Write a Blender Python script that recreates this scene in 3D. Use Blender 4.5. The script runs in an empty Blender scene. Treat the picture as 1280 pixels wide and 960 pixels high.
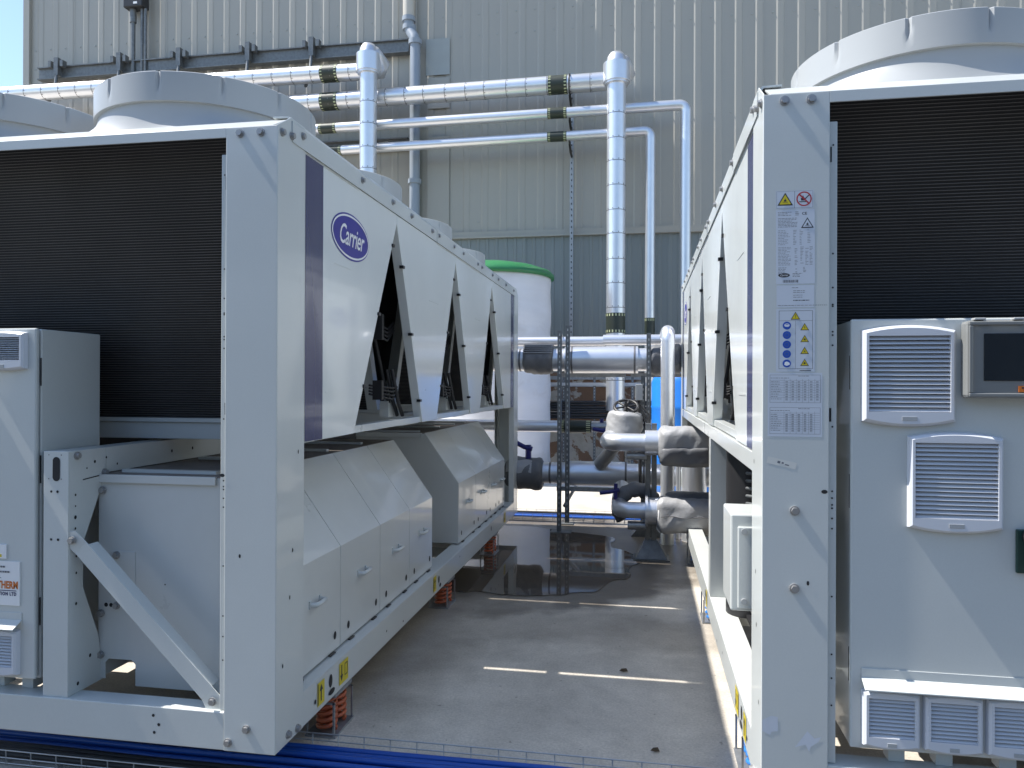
import bpy, math, random
from mathutils import Vector, Matrix
random.seed(7)
PI = math.pi
R = math.radians
sc = bpy.context.scene
col = sc.collection

# ---------------------------------------------------------------- camera, sky, sun, exposure
cam_d = bpy.data.cameras.new("camera")
cam = bpy.data.objects.new("camera", cam_d)
col.objects.link(cam)
cam_d.sensor_width = 36.0
cam_d.lens = 936.0 / 1280.0 * 36.0
cam_d.clip_start = 0.05
cam_d.clip_end = 2000.0
yaw, pitch, roll = R(9.94), R(0.06), R(-0.22)
cam.matrix_world = (Matrix.Translation((0, 0, 1.41)) @ Matrix.Rotation(yaw, 4, 'Z')
                    @ Matrix.Rotation(R(90) + pitch, 4, 'X') @ Matrix.Rotation(-roll, 4, 'Z'))
sc.camera = cam
sc.render.engine = 'CYCLES'
sc.view_settings.view_transform = 'Standard'
sc.view_settings.look = 'None'
sc.view_settings.gamma = 1.0
sc.view_settings.exposure = 1.55

SUN = Vector((-1.0, -0.05, 1.5)).normalized()       # direction towards the sun
elev = math.asin(SUN.z)
azim = math.atan2(SUN.x, SUN.y) % (2 * PI)
w = bpy.data.worlds.new("World")
sc.world = w
w.use_nodes = True
nt = w.node_tree
bg = nt.nodes['Background']
sky = nt.nodes.new('ShaderNodeTexSky')
sky.sky_type = 'NISHITA'
sky.sun_disc = False
sky.sun_elevation = elev
sky.sun_rotation = azim
sky.air_density = 1.0
sky.dust_density = 0.35
sky.ozone_density = 1.3
bg.inputs['Strength'].default_value = 0.088
nt.links.new(sky.outputs[0], bg.inputs[0])
sd = bpy.data.lights.new("sun", 'SUN')
sd.energy = 3.1
sd.angle = R(0.53)
sd.color = (1.0, 0.955, 0.89)
so = bpy.data.objects.new("sun", sd)
col.objects.link(so)
so.rotation_euler = SUN.to_track_quat('Z', 'Y').to_euler()

# ---------------------------------------------------------------- materials
MATS = {}


def mat(name, base, rough=0.5, metal=0.0, var=0.0, vscale=3.0, bump=0.0, bscale=20.0, rvar=0.0,
        stain=None, stain_amt=0.0, stain_scale=1.5, coat=0.0, stretch=None, spec=None, fine=0.0, srange=(0.52, 0.68)):
    m = bpy.data.materials.new(name)
    m.use_nodes = True
    n = m.node_tree
    b = n.nodes['Principled BSDF']
    b.inputs['Base Color'].default_value = (*base, 1)
    b.inputs['Roughness'].default_value = rough
    b.inputs['Metallic'].default_value = metal
    if coat:
        b.inputs['Coat Weight'].default_value = coat
        b.inputs['Coat Roughness'].default_value = 0.06
    if spec is not None:
        b.inputs['Specular IOR Level'].default_value = spec
    if var or bump or rvar or stain_amt or fine:
        tc = n.nodes.new('ShaderNodeTexCoord')
        mp = n.nodes.new('ShaderNodeMapping')
        if stretch:
            mp.inputs['Scale'].default_value = stretch
        n.links.new(tc.outputs['Object'], mp.inputs[0])
        no = n.nodes.new('ShaderNodeTexNoise')
        no.inputs['Scale'].default_value = vscale
        no.inputs['Detail'].default_value = 6
        no.inputs['Roughness'].default_value = 0.6
        n.links.new(mp.outputs[0], no.inputs['Vector'])
        last = None
        if var:
            rp = n.nodes.new('ShaderNodeMapRange')
            rp.inputs['From Min'].default_value = 0.3
            rp.inputs['From Max'].default_value = 0.7
            rp.inputs['To Min'].default_value = 1 - var
            rp.inputs['To Max'].default_value = 1 + var
            n.links.new(no.outputs['Fac'], rp.inputs['Value'])
            mx = n.nodes.new('ShaderNodeMix')
            mx.data_type = 'RGBA'
            mx.blend_type = 'MULTIPLY'
            mx.inputs[0].default_value = 1
            mx.inputs[6].default_value = (*base, 1)
            n.links.new(rp.outputs[0], mx.inputs[7])
            last = mx.outputs[2]
        if fine:
            nf = n.nodes.new('ShaderNodeTexNoise')
            nf.inputs['Scale'].default_value = 160
            nf.inputs['Detail'].default_value = 3
            n.links.new(tc.outputs['Object'], nf.inputs['Vector'])
            rf = n.nodes.new('ShaderNodeMapRange')
            rf.inputs['From Min'].default_value = 0.3
            rf.inputs['From Max'].default_value = 0.7
            rf.inputs['To Min'].default_value = 1 - fine
            rf.inputs['To Max'].default_value = 1 + fine
            n.links.new(nf.outputs['Fac'], rf.inputs['Value'])
            mx = n.nodes.new('ShaderNodeMix')
            mx.data_type = 'RGBA'
            mx.blend_type = 'MULTIPLY'
            mx.inputs[0].default_value = 1
            if last is None:
                mx.inputs[6].default_value = (*base, 1)
            else:
                n.links.new(last, mx.inputs[6])
            n.links.new(rf.outputs[0], mx.inputs[7])
            last = mx.outputs[2]
        if stain_amt:
            ns = n.nodes.new('ShaderNodeTexNoise')
            ns.inputs['Scale'].default_value = stain_scale
            ns.inputs['Detail'].default_value = 8
            ns.inputs['Roughness'].default_value = 0.65
            ns.inputs['Distortion'].default_value = 0.6
            n.links.new(tc.outputs['Object'], ns.inputs['Vector'])
            rs = n.nodes.new('ShaderNodeMapRange')
            rs.inputs['From Min'].default_value = srange[0]
            rs.inputs['From Max'].default_value = srange[1]
            rs.inputs['To Max'].default_value = stain_amt
            n.links.new(ns.outputs['Fac'], rs.inputs['Value'])
            mx = n.nodes.new('ShaderNodeMix')
            mx.data_type = 'RGBA'
            n.links.new(rs.outputs[0], mx.inputs[0])
            if last is None:
                mx.inputs[6].default_value = (*base, 1)
            else:
                n.links.new(last, mx.inputs[6])
            mx.inputs[7].default_value = (*stain, 1)
            last = mx.outputs[2]
        if last is not None:
            n.links.new(last, b.inputs['Base Color'])
        if rvar:
            rr = n.nodes.new('ShaderNodeMapRange')
            rr.inputs['From Min'].default_value = 0.3
            rr.inputs['From Max'].default_value = 0.7
            rr.inputs['To Min'].default_value = max(0.02, rough - rvar)
            rr.inputs['To Max'].default_value = rough + rvar
            n.links.new(no.outputs['Fac'], rr.inputs['Value'])
            n.links.new(rr.outputs[0], b.inputs['Roughness'])
        if bump:
            nb = n.nodes.new('ShaderNodeTexNoise')
            nb.inputs['Scale'].default_value = bscale
            nb.inputs['Detail'].default_value = 4
            n.links.new(mp.outputs[0], nb.inputs['Vector'])
            bp = n.nodes.new('ShaderNodeBump')
            bp.inputs['Strength'].default_value = 1.0
            bp.inputs['Distance'].default_value = bump
            n.links.new(nb.outputs['Fac'], bp.inputs['Height'])
            n.links.new(bp.outputs[0], b.inputs['Normal'])
    MATS[name] = m
    return m


PAINT = mat('grey_powder_paint', (0.55, 0.575, 0.56), 0.32, 0, var=0.03, vscale=1.7, rvar=0.05, coat=0.35,
            bump=0.0006, bscale=4.0, fine=0.015)
PANEL = mat('glossy_grey_panel_paint', (0.70, 0.73, 0.715), 0.2, 0, var=0.03, vscale=1.3, bump=0.0035, bscale=1.6,
            coat=0.35, rvar=0.04)
CASING = mat('casing_paint', (0.57, 0.59, 0.575), 0.3, 0, var=0.05, vscale=2.2, bump=0.003, bscale=2.2, coat=0.5,
             rvar=0.03)
SHROUD = mat('fan_shroud_plastic', (0.37, 0.385, 0.39), 0.38, 0, var=0.03, vscale=2.5, spec=0.4)
TOPRUST = mat('dirty_casing_top', (0.22, 0.19, 0.165), 0.6, 0.2, var=0.25, vscale=4.0, stain=(0.13, 0.09, 0.06),
              stain_amt=0.6)
FIN = mat('coil_fins', (0.028, 0.029, 0.032), 0.6, 0.2, var=0.35, vscale=2.0)
TUBE = mat('coil_tubes', (0.14, 0.136, 0.135), 0.42, 0.45, var=0.3, vscale=1.6)
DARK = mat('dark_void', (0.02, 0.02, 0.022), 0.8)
BLACK = mat('black_plastic', (0.018, 0.018, 0.02), 0.45)
RUBBER = mat('black_rubber_hose', (0.022, 0.022, 0.024), 0.55)
NAVY = mat('navy_stripe', (0.035, 0.04, 0.12), 0.25, coat=0.4)
LOGOB = mat('logo_blue', (0.022, 0.018, 0.27), 0.3)
WHITE = mat('white_print', (0.80, 0.80, 0.80), 0.4)
LABEL = mat('label_stock', (0.56, 0.60, 0.66), 0.4, var=0.03)
INK = mat('label_ink', (0.03, 0.033, 0.04), 0.5)
INKLT = mat('label_ink_light', (0.13, 0.14, 0.16), 0.5)
YELLOW = mat('yellow_sticker', (0.62, 0.50, 0.02), 0.4)
RED = mat('red_print', (0.42, 0.03, 0.04), 0.4)
SBLUE = mat('blue_print', (0.015, 0.08, 0.42), 0.4)
ORANGET = mat('orange_print', (0.62, 0.16, 0.02), 0.4)
BOLT = mat('zinc_bolt', (0.36, 0.36, 0.36), 0.4, 0.6)
SILVER = mat('aluminium_pipe_jacket', (0.69, 0.71, 0.75), 0.34, 0.78, var=0.04, vscale=5, bump=0.0015, bscale=5)
SEAM = mat('jacket_seam', (0.16, 0.16, 0.17), 0.5, 0.5)
GALV = mat('galvanised_steel', (0.33, 0.345, 0.36), 0.45, 0.7, var=0.18, vscale=25)
GALVD = mat('dull_galvanised_channel', (0.16, 0.17, 0.175), 0.5, 0.6, var=0.2, vscale=20)
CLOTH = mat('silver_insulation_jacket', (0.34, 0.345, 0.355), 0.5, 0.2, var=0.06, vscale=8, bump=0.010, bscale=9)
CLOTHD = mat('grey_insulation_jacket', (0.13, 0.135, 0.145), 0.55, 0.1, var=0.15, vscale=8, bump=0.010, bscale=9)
CLAD = mat('beige_cladding', (0.32, 0.312, 0.28), 0.42, 0.1, var=0.05, vscale=0.9, stretch=(1, 1, 0.25), rvar=0.08,
           spec=0.5, stain=(0.30, 0.29, 0.26), stain_amt=0.35, stain_scale=0.7)
CLADL = mat('grey_green_cladding', (0.19, 0.215, 0.215), 0.45, 0.1, var=0.06, vscale=1.2, stretch=(1, 1, 0.3))
FLASH = mat('cladding_flashing', (0.30, 0.32, 0.31), 0.45, 0.15, var=0.06)
PVC_BG = mat('beige_downpipe_plastic', (0.45, 0.43, 0.38), 0.45)
PVC_GR = mat('grey_downpipe_plastic', (0.25, 0.29, 0.34), 0.45)
GREEN = mat('green_lid_plastic', (0.025, 0.17, 0.06), 0.4, var=0.1)
WRAP = mat('white_tank_wrap', (0.63, 0.64, 0.67), 0.4, var=0.06, vscale=2, bump=0.01, bscale=3.5, stretch=(0.6, 0.6, 2.5),
           stain=(0.42, 0.38, 0.33), stain_amt=0.35, stain_scale=1.6)
BLUEP = mat('blue_tank_plastic', (0.012, 0.16, 0.55), 0.35, var=0.08)
CABLE = mat('blue_cable_sheath', (0.01, 0.075, 0.36), 0.4)
WIRE = mat('bright_wire', (0.50, 0.51, 0.52), 0.4, 0.6)
ORANGE = mat('orange_spring_paint', (0.42, 0.10, 0.04), 0.4, var=0.15, vscale=12)
SPBLUE = mat('blue_spring_paint', (0.03, 0.18, 0.55), 0.4, var=0.15, vscale=12)
NAVYM = mat('dark_blue_valve_paint', (0.012, 0.012, 0.13), 0.4)
YBAND = mat('yellow_green_band', (0.40, 0.44, 0.27), 0.4)
BAND = mat('dark_green_band', (0.022, 0.03, 0.022), 0.45)
SCREEN = mat('display_glass', (0.012, 0.016, 0.022), 0.06, coat=0.5)
SMOKE = mat('smoked_cover', (0.20, 0.205, 0.20), 0.22, var=0.05)
GREENSW = mat('switch_plate', (0.015, 0.05, 0.04), 0.35)
COPPER = mat('copper_pipe', (0.45, 0.20, 0.11), 0.35, 0.9)
PEEL = mat('peeling_painted_wall', (0.42, 0.385, 0.33), 0.7, var=0.15, vscale=6, stain=(0.20, 0.115, 0.07),
           stain_amt=1.0, stain_scale=1.5, srange=(0.49, 0.51), bump=0.004, bscale=20)
LEAF = mat('dead_leaf', (0.07, 0.045, 0.02), 0.7)
TAPE = mat('masking_tape', (0.62, 0.62, 0.58), 0.5)
VENTP = mat('vent_plastic', (0.60, 0.62, 0.66), 0.38, var=0.02)


def concrete(name, wet):
    m = bpy.data.materials.new(name)
    m.use_nodes = True
    n = m.node_tree
    L = n.links
    b = n.nodes['Principled BSDF']
    tc = n.nodes.new('ShaderNodeTexCoord')

    def noise(scale, detail=6, rough=0.6, dist=0.0):
        q = n.nodes.new('ShaderNodeTexNoise')
        q.inputs['Scale'].default_value = scale
        q.inputs['Detail'].default_value = detail
        q.inputs['Roughness'].default_value = rough
        q.inputs['Distortion'].default_value = dist
        L.new(tc.outputs['Object'], q.inputs['Vector'])
        return q.outputs['Fac']

    def rng(v, a, bb, c, d):
        q = n.nodes.new('ShaderNodeMapRange')
        for i, x in enumerate((a, bb, c, d)):
            q.inputs[i + 1].default_value = x
        L.new(v, q.inputs[0])
        return q.outputs[0]

    def math_(op, a, bb=None):
        q = n.nodes.new('ShaderNodeMath')
        q.operation = op
        for i, x in enumerate((a, bb)):
            if x is None:
                continue
            if isinstance(x, (int, float)):
                q.inputs[i].default_value = x
            else:
                L.new(x, q.inputs[i])
        return q.outputs[0]

    big = rng(noise(0.9, 8, 0.62, 0.4), 0.32, 0.68, 0.72, 1.20)
    mid = rng(noise(4.5, 8, 0.7), 0.3, 0.7, 0.84, 1.12)
    fin = rng(noise(90, 4, 0.75), 0.3, 0.7, 0.80, 1.18)
    spk = rng(noise(28, 2, 0.5), 0.70, 0.76, 1.0, 0.6)
    f = math_('MULTIPLY', math_('MULTIPLY', big, mid), math_('MULTIPLY', fin, spk))
    mx = n.nodes.new('ShaderNodeMix')
    mx.data_type = 'RGBA'
    mx.blend_type = 'MULTIPLY'
    mx.inputs[0].default_value = 1
    mx.inputs[6].default_value = (0.55, 0.505, 0.435, 1)
    L.new(f, mx.inputs[7])
    colr = mx.outputs[2]
    # damp area: an uneven blot around the far puddle
    sep = n.nodes.new('ShaderNodeSeparateXYZ')
    L.new(tc.outputs['Object'], sep.inputs[0])
    dx = math_('DIVIDE', math_('SUBTRACT', sep.outputs[0], -1.05), 1.60)
    dy = math_('DIVIDE', math_('SUBTRACT', sep.outputs[1], 6.3), 1.75)
    r2 = math_('ADD', math_('MULTIPLY', dx, dx), math_('MULTIPLY', dy, dy))
    r2 = math_('ADD', r2, math_('MULTIPLY', math_('SUBTRACT', noise(1.6, 6, 0.6), 0.5), 1.7))
    damp = rng(r2, 0.75, 1.15, 1.0, 0.0)
    sx = math_('DIVIDE', math_('SUBTRACT', sep.outputs[0], -0.25), 1.0)
    sy = math_('DIVIDE', math_('SUBTRACT', sep.outputs[1], 4.35), 0.35)
    s2 = math_('ADD', math_('MULTIPLY', sx, sx), math_('MULTIPLY', sy, sy))
    s2 = math_('ADD', s2, math_('MULTIPLY', math_('SUBTRACT', noise(3.0, 6, 0.6), 0.5), 2.2))
    damp2 = rng(s2, 0.4, 1.1, 0.45, 0.0)
    tx = math_('DIVIDE', math_('SUBTRACT', sep.outputs[0], -1.25), 0.42)
    ty = math_('DIVIDE', math_('SUBTRACT', sep.outputs[1], 4.1), 1.3)
    t2 = math_('ADD', math_('MULTIPLY', tx, tx), math_('MULTIPLY', ty, ty))
    t2 = math_('ADD', t2, math_('MULTIPLY', math_('SUBTRACT', noise(2.6, 6, 0.6), 0.5), 1.8))
    damp3 = rng(t2, 0.3, 1.2, 0.55, 0.0)
    damp = math_('MAXIMUM', math_('MAXIMUM', damp, damp2), damp3)
    m2 = n.nodes.new('ShaderNodeMix')
    m2.data_type = 'RGBA'
    L.new(math_('MULTIPLY', damp, 0.82), m2.inputs[0])
    L.new(colr, m2.inputs[6])
    mw = n.nodes.new('ShaderNodeMix')
    mw.data_type = 'RGBA'
    mw.blend_type = 'MULTIPLY'
    mw.inputs[0].default_value = 1
    mw.inputs[6].default_value = (0.095, 0.075, 0.055, 1)
    L.new(f, mw.inputs[7])
    L.new(mw.outputs[2], m2.inputs[7])
    if wet:
        L.new(mw.outputs[2], b.inputs['Base Color'])
        b.inputs['Roughness'].default_value = 0.035
        b.inputs['Specular IOR Level'].default_value = 0.6
        bp = n.nodes.new('ShaderNodeBump')
        bp.inputs['Distance'].default_value = 0.0006
        L.new(noise(3.0, 2, 0.4), bp.inputs['Height'])
        L.new(bp.outputs[0], b.inputs['Normal'])
    else:
        L.new(m2.outputs[2], b.inputs['Base Color'])
        L.new(rng(damp, 0, 1, 0.78, 0.30), b.inputs['Roughness'])
        bp = n.nodes.new('ShaderNodeBump')
        bp.inputs['Distance'].default_value = 0.0012
        L.new(noise(55, 5, 0.7), bp.inputs['Height'])
        L.new(bp.outputs[0], b.inputs['Normal'])
    return m


CONC = concrete('concrete', False)
WATER = concrete('puddle_water', True)


# ---------------------------------------------------------------- mesh helper
class MB:
    def __init__(s):
        s.v = []
        s.f = []
        s.m = []
        s.s = []

    def add(s, vs, fs, m=0, smooth=False):
        o = len(s.v)
        s.v += [tuple(p) for p in vs]
        for f in fs:
            s.f.append(tuple(i + o for i in f))
            s.m.append(m)
            s.s.append(smooth)
        return s

    def box(s, x0, x1, y0, y1, z0, z1, m=0):
        v = [(x, y, z) for z in (z0, z1) for y in (y0, y1) for x in (x0, x1)]
        return s.add(v, [(0, 2, 3, 1), (4, 5, 7, 6), (0, 1, 5, 4), (2, 6, 7, 3), (0, 4, 6, 2), (1, 3, 7, 5)], m)

    def prism(s, poly, ax, a, b, m=0):
        """poly in the other two axes; ax 'x' -> (y,z), 'y' -> (x,z), 'z' -> (x,y)"""
        def P(p, t):
            return {'x': (t, p[0], p[1]), 'y': (p[0], t, p[1]), 'z': (p[0], p[1], t)}[ax]
        n = len(poly)
        v = [P(p, a) for p in poly] + [P(p, b) for p in poly]
        ar = sum(poly[i][0] * poly[(i + 1) % n][1] - poly[(i + 1) % n][0] * poly[i][1] for i in range(n))
        f = [tuple(range(n)), tuple(reversed(range(n, 2 * n)))]
        f += [(i, i + n, (i + 1) % n + n, (i + 1) % n) for i in range(n)]
        flip = (ar > 0) != (ax == 'y')
        if b < a:
            flip = not flip
        if flip:
            f = [tuple(reversed(q)) for q in f]
        return s.add(v, f, m)

    def tube(s, pts, r, seg=12, m=0, caps=True, rs=None):
        pts = [Vector(p) for p in pts]
        n = len(pts)
        rings = []
        t0 = (pts[1] - pts[0]).normalized()
        up = Vector((0, 0, 1)) if abs(t0.z) < 0.9 else Vector((0, 1, 0))
        u = t0.cross(up).normalized()
        for i in range(n):
            if i == 0:
                t = t0
            elif i == n - 1:
                t = (pts[-1] - pts[-2]).normalized()
            else:
                t = ((pts[i + 1] - pts[i]).normalized() + (pts[i] - pts[i - 1]).normalized()).normalized()
            u = (u - t * u.dot(t)).normalized()
            w_ = t.cross(u)
            rr = rs[i] if rs else r
            rings.append([pts[i] + (u * math.cos(2 * PI * k / seg) + w_ * math.sin(2 * PI * k / seg)) * rr
                          for k in range(seg)])
        v = [p for rg in rings for p in rg]
        f = []
        for i in range(n - 1):
            for k in range(seg):
                a = i * seg + k
                b = i * seg + (k + 1) % seg
                f.append((a, b, b + seg, a + seg))
        s.add(v, f, m, True)
        if caps:
            s.add(rings[0], [tuple(reversed(range(seg)))], m)
            s.add(rings[-1], [tuple(range(seg))], m)
        return s

    def cyl(s, a, b, r, seg=16, m=0, r2=None):
        return s.tube([a, b], r, seg, m, True, [r, r if r2 is None else r2])

    def lathe(s, prof, c, seg=32, m=0, ax='z'):
        v = []
        for (r, z) in prof:
            for k in range(seg):
                a = 2 * PI * k / seg
                p = (r * math.cos(a), r * math.sin(a), z)
                if ax == 'x':
                    p = (z, r * math.cos(a), r * math.sin(a))
                if ax == 'y':
                    p = (r * math.cos(a), z, -r * math.sin(a))
                v.append((c[0] + p[0], c[1] + p[1], c[2] + p[2]))
        f = []
        for i in range(len(prof) - 1):
            for k in range(seg):
                a = i * seg + k
                b = i * seg + (k + 1) % seg
                f.append((a, b, b + seg, a + seg))
        return s.add(v, f, m, True)

    def build(s, name, mats, parent=None, bevel=0.0, seg=2, loc=None):
        me = bpy.data.meshes.new(name)
        me.from_pydata(s.v, [], s.f)
        if not isinstance(mats, (list, tuple)):
            mats = [mats]
        for m in mats:
            me.materials.append(m)
        me.polygons.foreach_set('material_index', s.m)
        me.polygons.foreach_set('use_smooth', s.s)
        me.update()
        o = bpy.data.objects.new(name, me)
        col.objects.link(o)
        if parent:
            o.parent = parent
        if loc:
            o.location = loc
        if bevel:
            bv = o.modifiers.new('bevel', 'BEVEL')
            bv.width = bevel
            bv.segments = seg
            bv.limit_method = 'ANGLE'
            bv.angle_limit = R(35)
            bv.harden_normals = False
        return o


def tag(o, label=None, cat=None, group=None, kind=None):
    if label:
        o['label'] = label
    if cat:
        o['category'] = cat
    if group:
        o['group'] = group
    if kind:
        o['kind'] = kind
    return o


def empty(name, loc, label=None, cat=None, group=None, rz=0.0):
    o = bpy.data.objects.new(name, None)
    o.empty_display_size = 0.2
    o.location = loc
    o.rotation_euler = (0, 0, rz)
    col.objects.link(o)
    return tag(o, label, cat, group)


def kids(o):
    return [c for c in ALLC.get(o.name, [])]


def copy_tree(o, parent=None):
    c = o.copy()
    col.objects.link(c)
    if parent:
        c.parent = parent
    for ch in list(o.children):
        copy_tree(ch, c)
    return c


def inst(src, parent, loc, rot=None):
    c = src.copy()
    col.objects.link(c)
    c.parent = parent
    c.location = loc
    if rot:
        c.rotation_euler = rot
    return c


def text_mesh(txt, size, shear=0.0, sx=1.0, bold=0.0, space=1.0):
    cu = bpy.data.curves.new('t', 'FONT')
    cu.body = txt
    cu.size = size
    cu.shear = shear
    cu.offset = bold
    cu.space_character = space
    cu.align_x = 'CENTER'
    cu.align_y = 'CENTER'
    cu.resolution_u = 3
    o = bpy.data.objects.new('t', cu)
    col.objects.link(o)
    bpy.context.view_layer.update()
    me = bpy.data.meshes.new_from_object(o)
    vs = [(v.co.x * sx, v.co.y) for v in me.vertices]
    fs = [tuple(p.vertices) for p in me.polygons]
    bpy.data.objects.remove(o)
    bpy.data.curves.remove(cu)
    bpy.data.meshes.remove(me)
    return vs, fs


class Flat:
    """Flat print in a plane: origin o, right u, up v, outward n."""
    def __init__(s, mb, o, u, v, n, step=0.0006):
        s.mb, s.o, s.u, s.v, s.n, s.st = mb, Vector(o), Vector(u), Vector(v), Vector(n), step

    def P(s, x, y, l):
        return s.o + s.u * x + s.v * y + s.n * (s.st * l)

    def poly(s, pts, l, m):
        s.mb.add([s.P(x, y, l) for x, y in pts], [tuple(range(len(pts)))], m)

    def rect(s, x0, x1, y0, y1, l, m):
        s.poly([(x0, y0), (x1, y0), (x1, y1), (x0, y1)], l, m)

    def disc(s, cx, cy, rx, ry, l, m, seg=24):
        s.poly([(cx + rx * math.cos(2 * PI * k / seg), cy + ry * math.sin(2 * PI * k / seg)) for k in range(seg)], l, m)

    def ring(s, cx, cy, rx, ry, t, l, m, seg=32):
        a = [(cx + rx * math.cos(2 * PI * k / seg), cy + ry * math.sin(2 * PI * k / seg)) for k in range(seg)]
        b = [(cx + (rx - t) * math.cos(2 * PI * k / seg), cy + (ry - t) * math.sin(2 * PI * k / seg)) for k in range(seg)]
        v = [s.P(x, y, l) for x, y in a + b]
        s.mb.add(v, [(k, (k + 1) % seg, (k + 1) % seg + seg, k + seg) for k in range(seg)], m)

    def tri(s, cx, cy, h, l, m):
        w_ = h * 0.58
        s.poly([(cx - w_, cy - h / 2), (cx + w_, cy - h / 2), (cx, cy + h / 2)], l, m)

    def text(s, txt, cx, cy, size, l, m, **k):
        vs, fs = text_mesh(txt, size, **k)
        s.mb.add([s.P(cx + x, cy + y, l) for x, y in vs], fs, m)

    def outline(s, x0, x1, y0, y1, t, l, m):
        s.rect(x0, x1, y0, y0 + t, l, m)
        s.rect(x0, x1, y1 - t, y1, l, m)
        s.rect(x0, x0 + t, y0 + t, y1 - t, l, m)
        s.rect(x1 - t, x1, y0 + t, y1 - t, l, m)


def arc(c, r, a0, a1, n, u, v):
    c, u, v = Vector(c), Vector(u), Vector(v)
    return [c + (u * math.cos(a0 + (a1 - a0) * i / n) + v * math.sin(a0 + (a1 - a0) * i / n)) * r for i in range(n + 1)]


# ---------------------------------------------------------------- ground, puddle
g = MB()
g.add([(-400, -400, 0), (400, -400, 0), (400, 400, 0), (-400, 400, 0)], [(0, 1, 2, 3)])
tag(g.build('concrete_ground', CONC), kind='structure')
BOUNCECUT = mat('bounce_cutting_ground', (0.075, 0.074, 0.072), 0.8, var=0.2, vscale=8, bump=0.003, bscale=80, fine=0.25)  # dark ground added in front to cut bounce light onto the chiller fronts
g = MB()
g.add([(-60, -60, .004), (60, -60, .004), (60, 2.37, .004), (-60, 2.37, .004)], [(0, 1, 2, 3)])
tag(g.build('added_dark_ground', BOUNCECUT), kind='structure')

pud = [(-1.95, 5.03), (-1.70, 4.96), (-1.50, 5.02), (-1.25, 4.95), (-1.05, 4.99), (-0.86, 4.93), (-0.62, 4.96), (-0.45, 5.08), (-0.30, 5.12),
       (-0.24, 5.42), (-0.05, 5.55), (-0.12, 5.85), (0.02, 6.05), (-0.10, 6.42), (-0.32, 6.60), (-0.22, 6.95), (-0.48, 7.12), (-0.80, 7.22),
       (-1.05, 7.38), (-1.40, 7.40), (-1.9, 7.3), (-2.2, 6.6), (-2.3, 5.6)]


def smooth_loop(p, it=2):
    for _ in range(it):
        q = []
        for i in range(len(p)):
            a, b = p[i], p[(i + 1) % len(p)]
            q += [(a[0] * .75 + b[0] * .25, a[1] * .75 + b[1] * .25), (a[0] * .25 + b[0] * .75, a[1] * .25 + b[1] * .75)]
        p = q
    return p


g = MB()
pp = smooth_loop(pud)
pp = [(x + random.uniform(-.012, .012), y + random.uniform(-.02, .02)) for x, y in pp]
g.add([(x, y, 0.004) for x, y in pp], [tuple(range(len(pp)))])
tag(g.build('puddle', WATER), kind='structure')

# ---------------------------------------------------------------- building behind
WY = 13.0
bld = empty('clad_building', (0, WY, 0), 'tall pale metal clad building with beige ribbed sheets above grey green ones', 'building')


def cladding(name, x0, n, z0, z1, pitch, m, depth=0.035, rib=0.30):
    """n sheets 1 m wide, each trapezoidal; returns nothing, makes parts"""
    k = int(round(1.0 / pitch))
    pr = []
    for i in range(k):
        a = i * pitch
        wv = pitch
        pr += [(a, 0), (a + wv * .52, 0), (a + wv * .60, -depth), (a + wv * .86, -depth), (a + wv * .93, 0)]
    pr.append((1.0, 0))
    mb = MB()
    v = []
    for (x, y) in pr:
        v += [(x, y, z0), (x, y, z1)]
    mb.add(v, [(2 * i, 2 * i + 2, 2 * i + 3, 2 * i + 1) for i in range(len(pr) - 1)])
    o = mb.build(name, m, bld, loc=(x0, 0, 0))
    for i in range(1, n):
        inst(o, bld, (x0 + i, random.uniform(-.003, .003), 0))


cladding('cladding_sheet', -12.02, 29, 4.10, 12.5, 1 / 3, CLAD, 0.012)
cladding('lower_cladding_sheet', -12.02, 29, 0.0, 4.02, 1 / 6, CLADL, 0.012, 0.36)
g = MB()
g.box(-12.0, 17.0, 0.05, 9.0, 0.0, 12.45)
g.build('wall_core', FLASH, bld)
g = MB()
g.box(-12.14, -12.0, -0.06, 0.2, 0.0, 12.5)
g.build('corner_flashing', CLAD, bld, bevel=0.006)
g = MB()
g.box(-12.0, 17.0, -0.075, 0.03, 4.00, 4.035)
g.box(-12.0, 17.0, -0.045, 0.02, 4.036, 4.12)
g.build('drip_flashing', CLAD, bld)
g = MB()
for zz, xa, st in ((4.30, -12, 1 / 6.0), (6.0, -12, 1 / 3.0), (7.62, -12, 1 / 3.0), (8.0, -12, 1 / 3.0)):
    x = xa + 0.1
    while x < 6:
        g.cyl((x, -0.012, zz), (x, -0.002, zz), 0.013, 6)
        x += st
tag(g.build('cladding_screws', FLASH, bld), kind='stuff')
g = MB()
g.box(-3.86, -3.42, -0.040, -0.03, 6.95, 7.6)
g.build('patch_sheet', FLASH, bld)
for (x0, x1, z0, z1) in ((-4.17, -3.98, 4.15, 5.85), (-3.83, -3.42, 4.15, 5.85), (-3.83, -3.42, 6.35, 6.9)):
    g = MB()
    g.box(x0, x1, -0.042, -0.03, z0, z1)
    g.build('flat_panel', CLAD, bld, bevel=0.004)

# unseen building added behind the camera to darken fronts, hinted at by display reflections
pr_ = empty('added_rear_building', (0, -11, 0), 'unseen ribbed grey building added behind the viewpoint to darken fronts, mirrored in the display cover', 'building')
g = MB()
for i in range(90):
    x = -15 + i / 3
    g.add([(x, 0, 0), (x, 0, 6.5), (x + .2, 0, 0), (x + .2, 0, 6.5), (x + .24, .03, 0), (x + .24, .03, 6.5), (x + .3, .03, 0), (x + .3, .03, 6.5), (x + .3333, 0, 0), (x + .3333, 0, 6.5)],
          [(2 * k, 2 * k + 1, 2 * k + 3, 2 * k + 2) for k in range(4)])
g.build('ribbed_wall', CLADL, pr_)
g = MB()
g.box(-15, 15, -8, -.02, 0, 6.6)
g.build('wall_core', FLASH, pr_)

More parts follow.
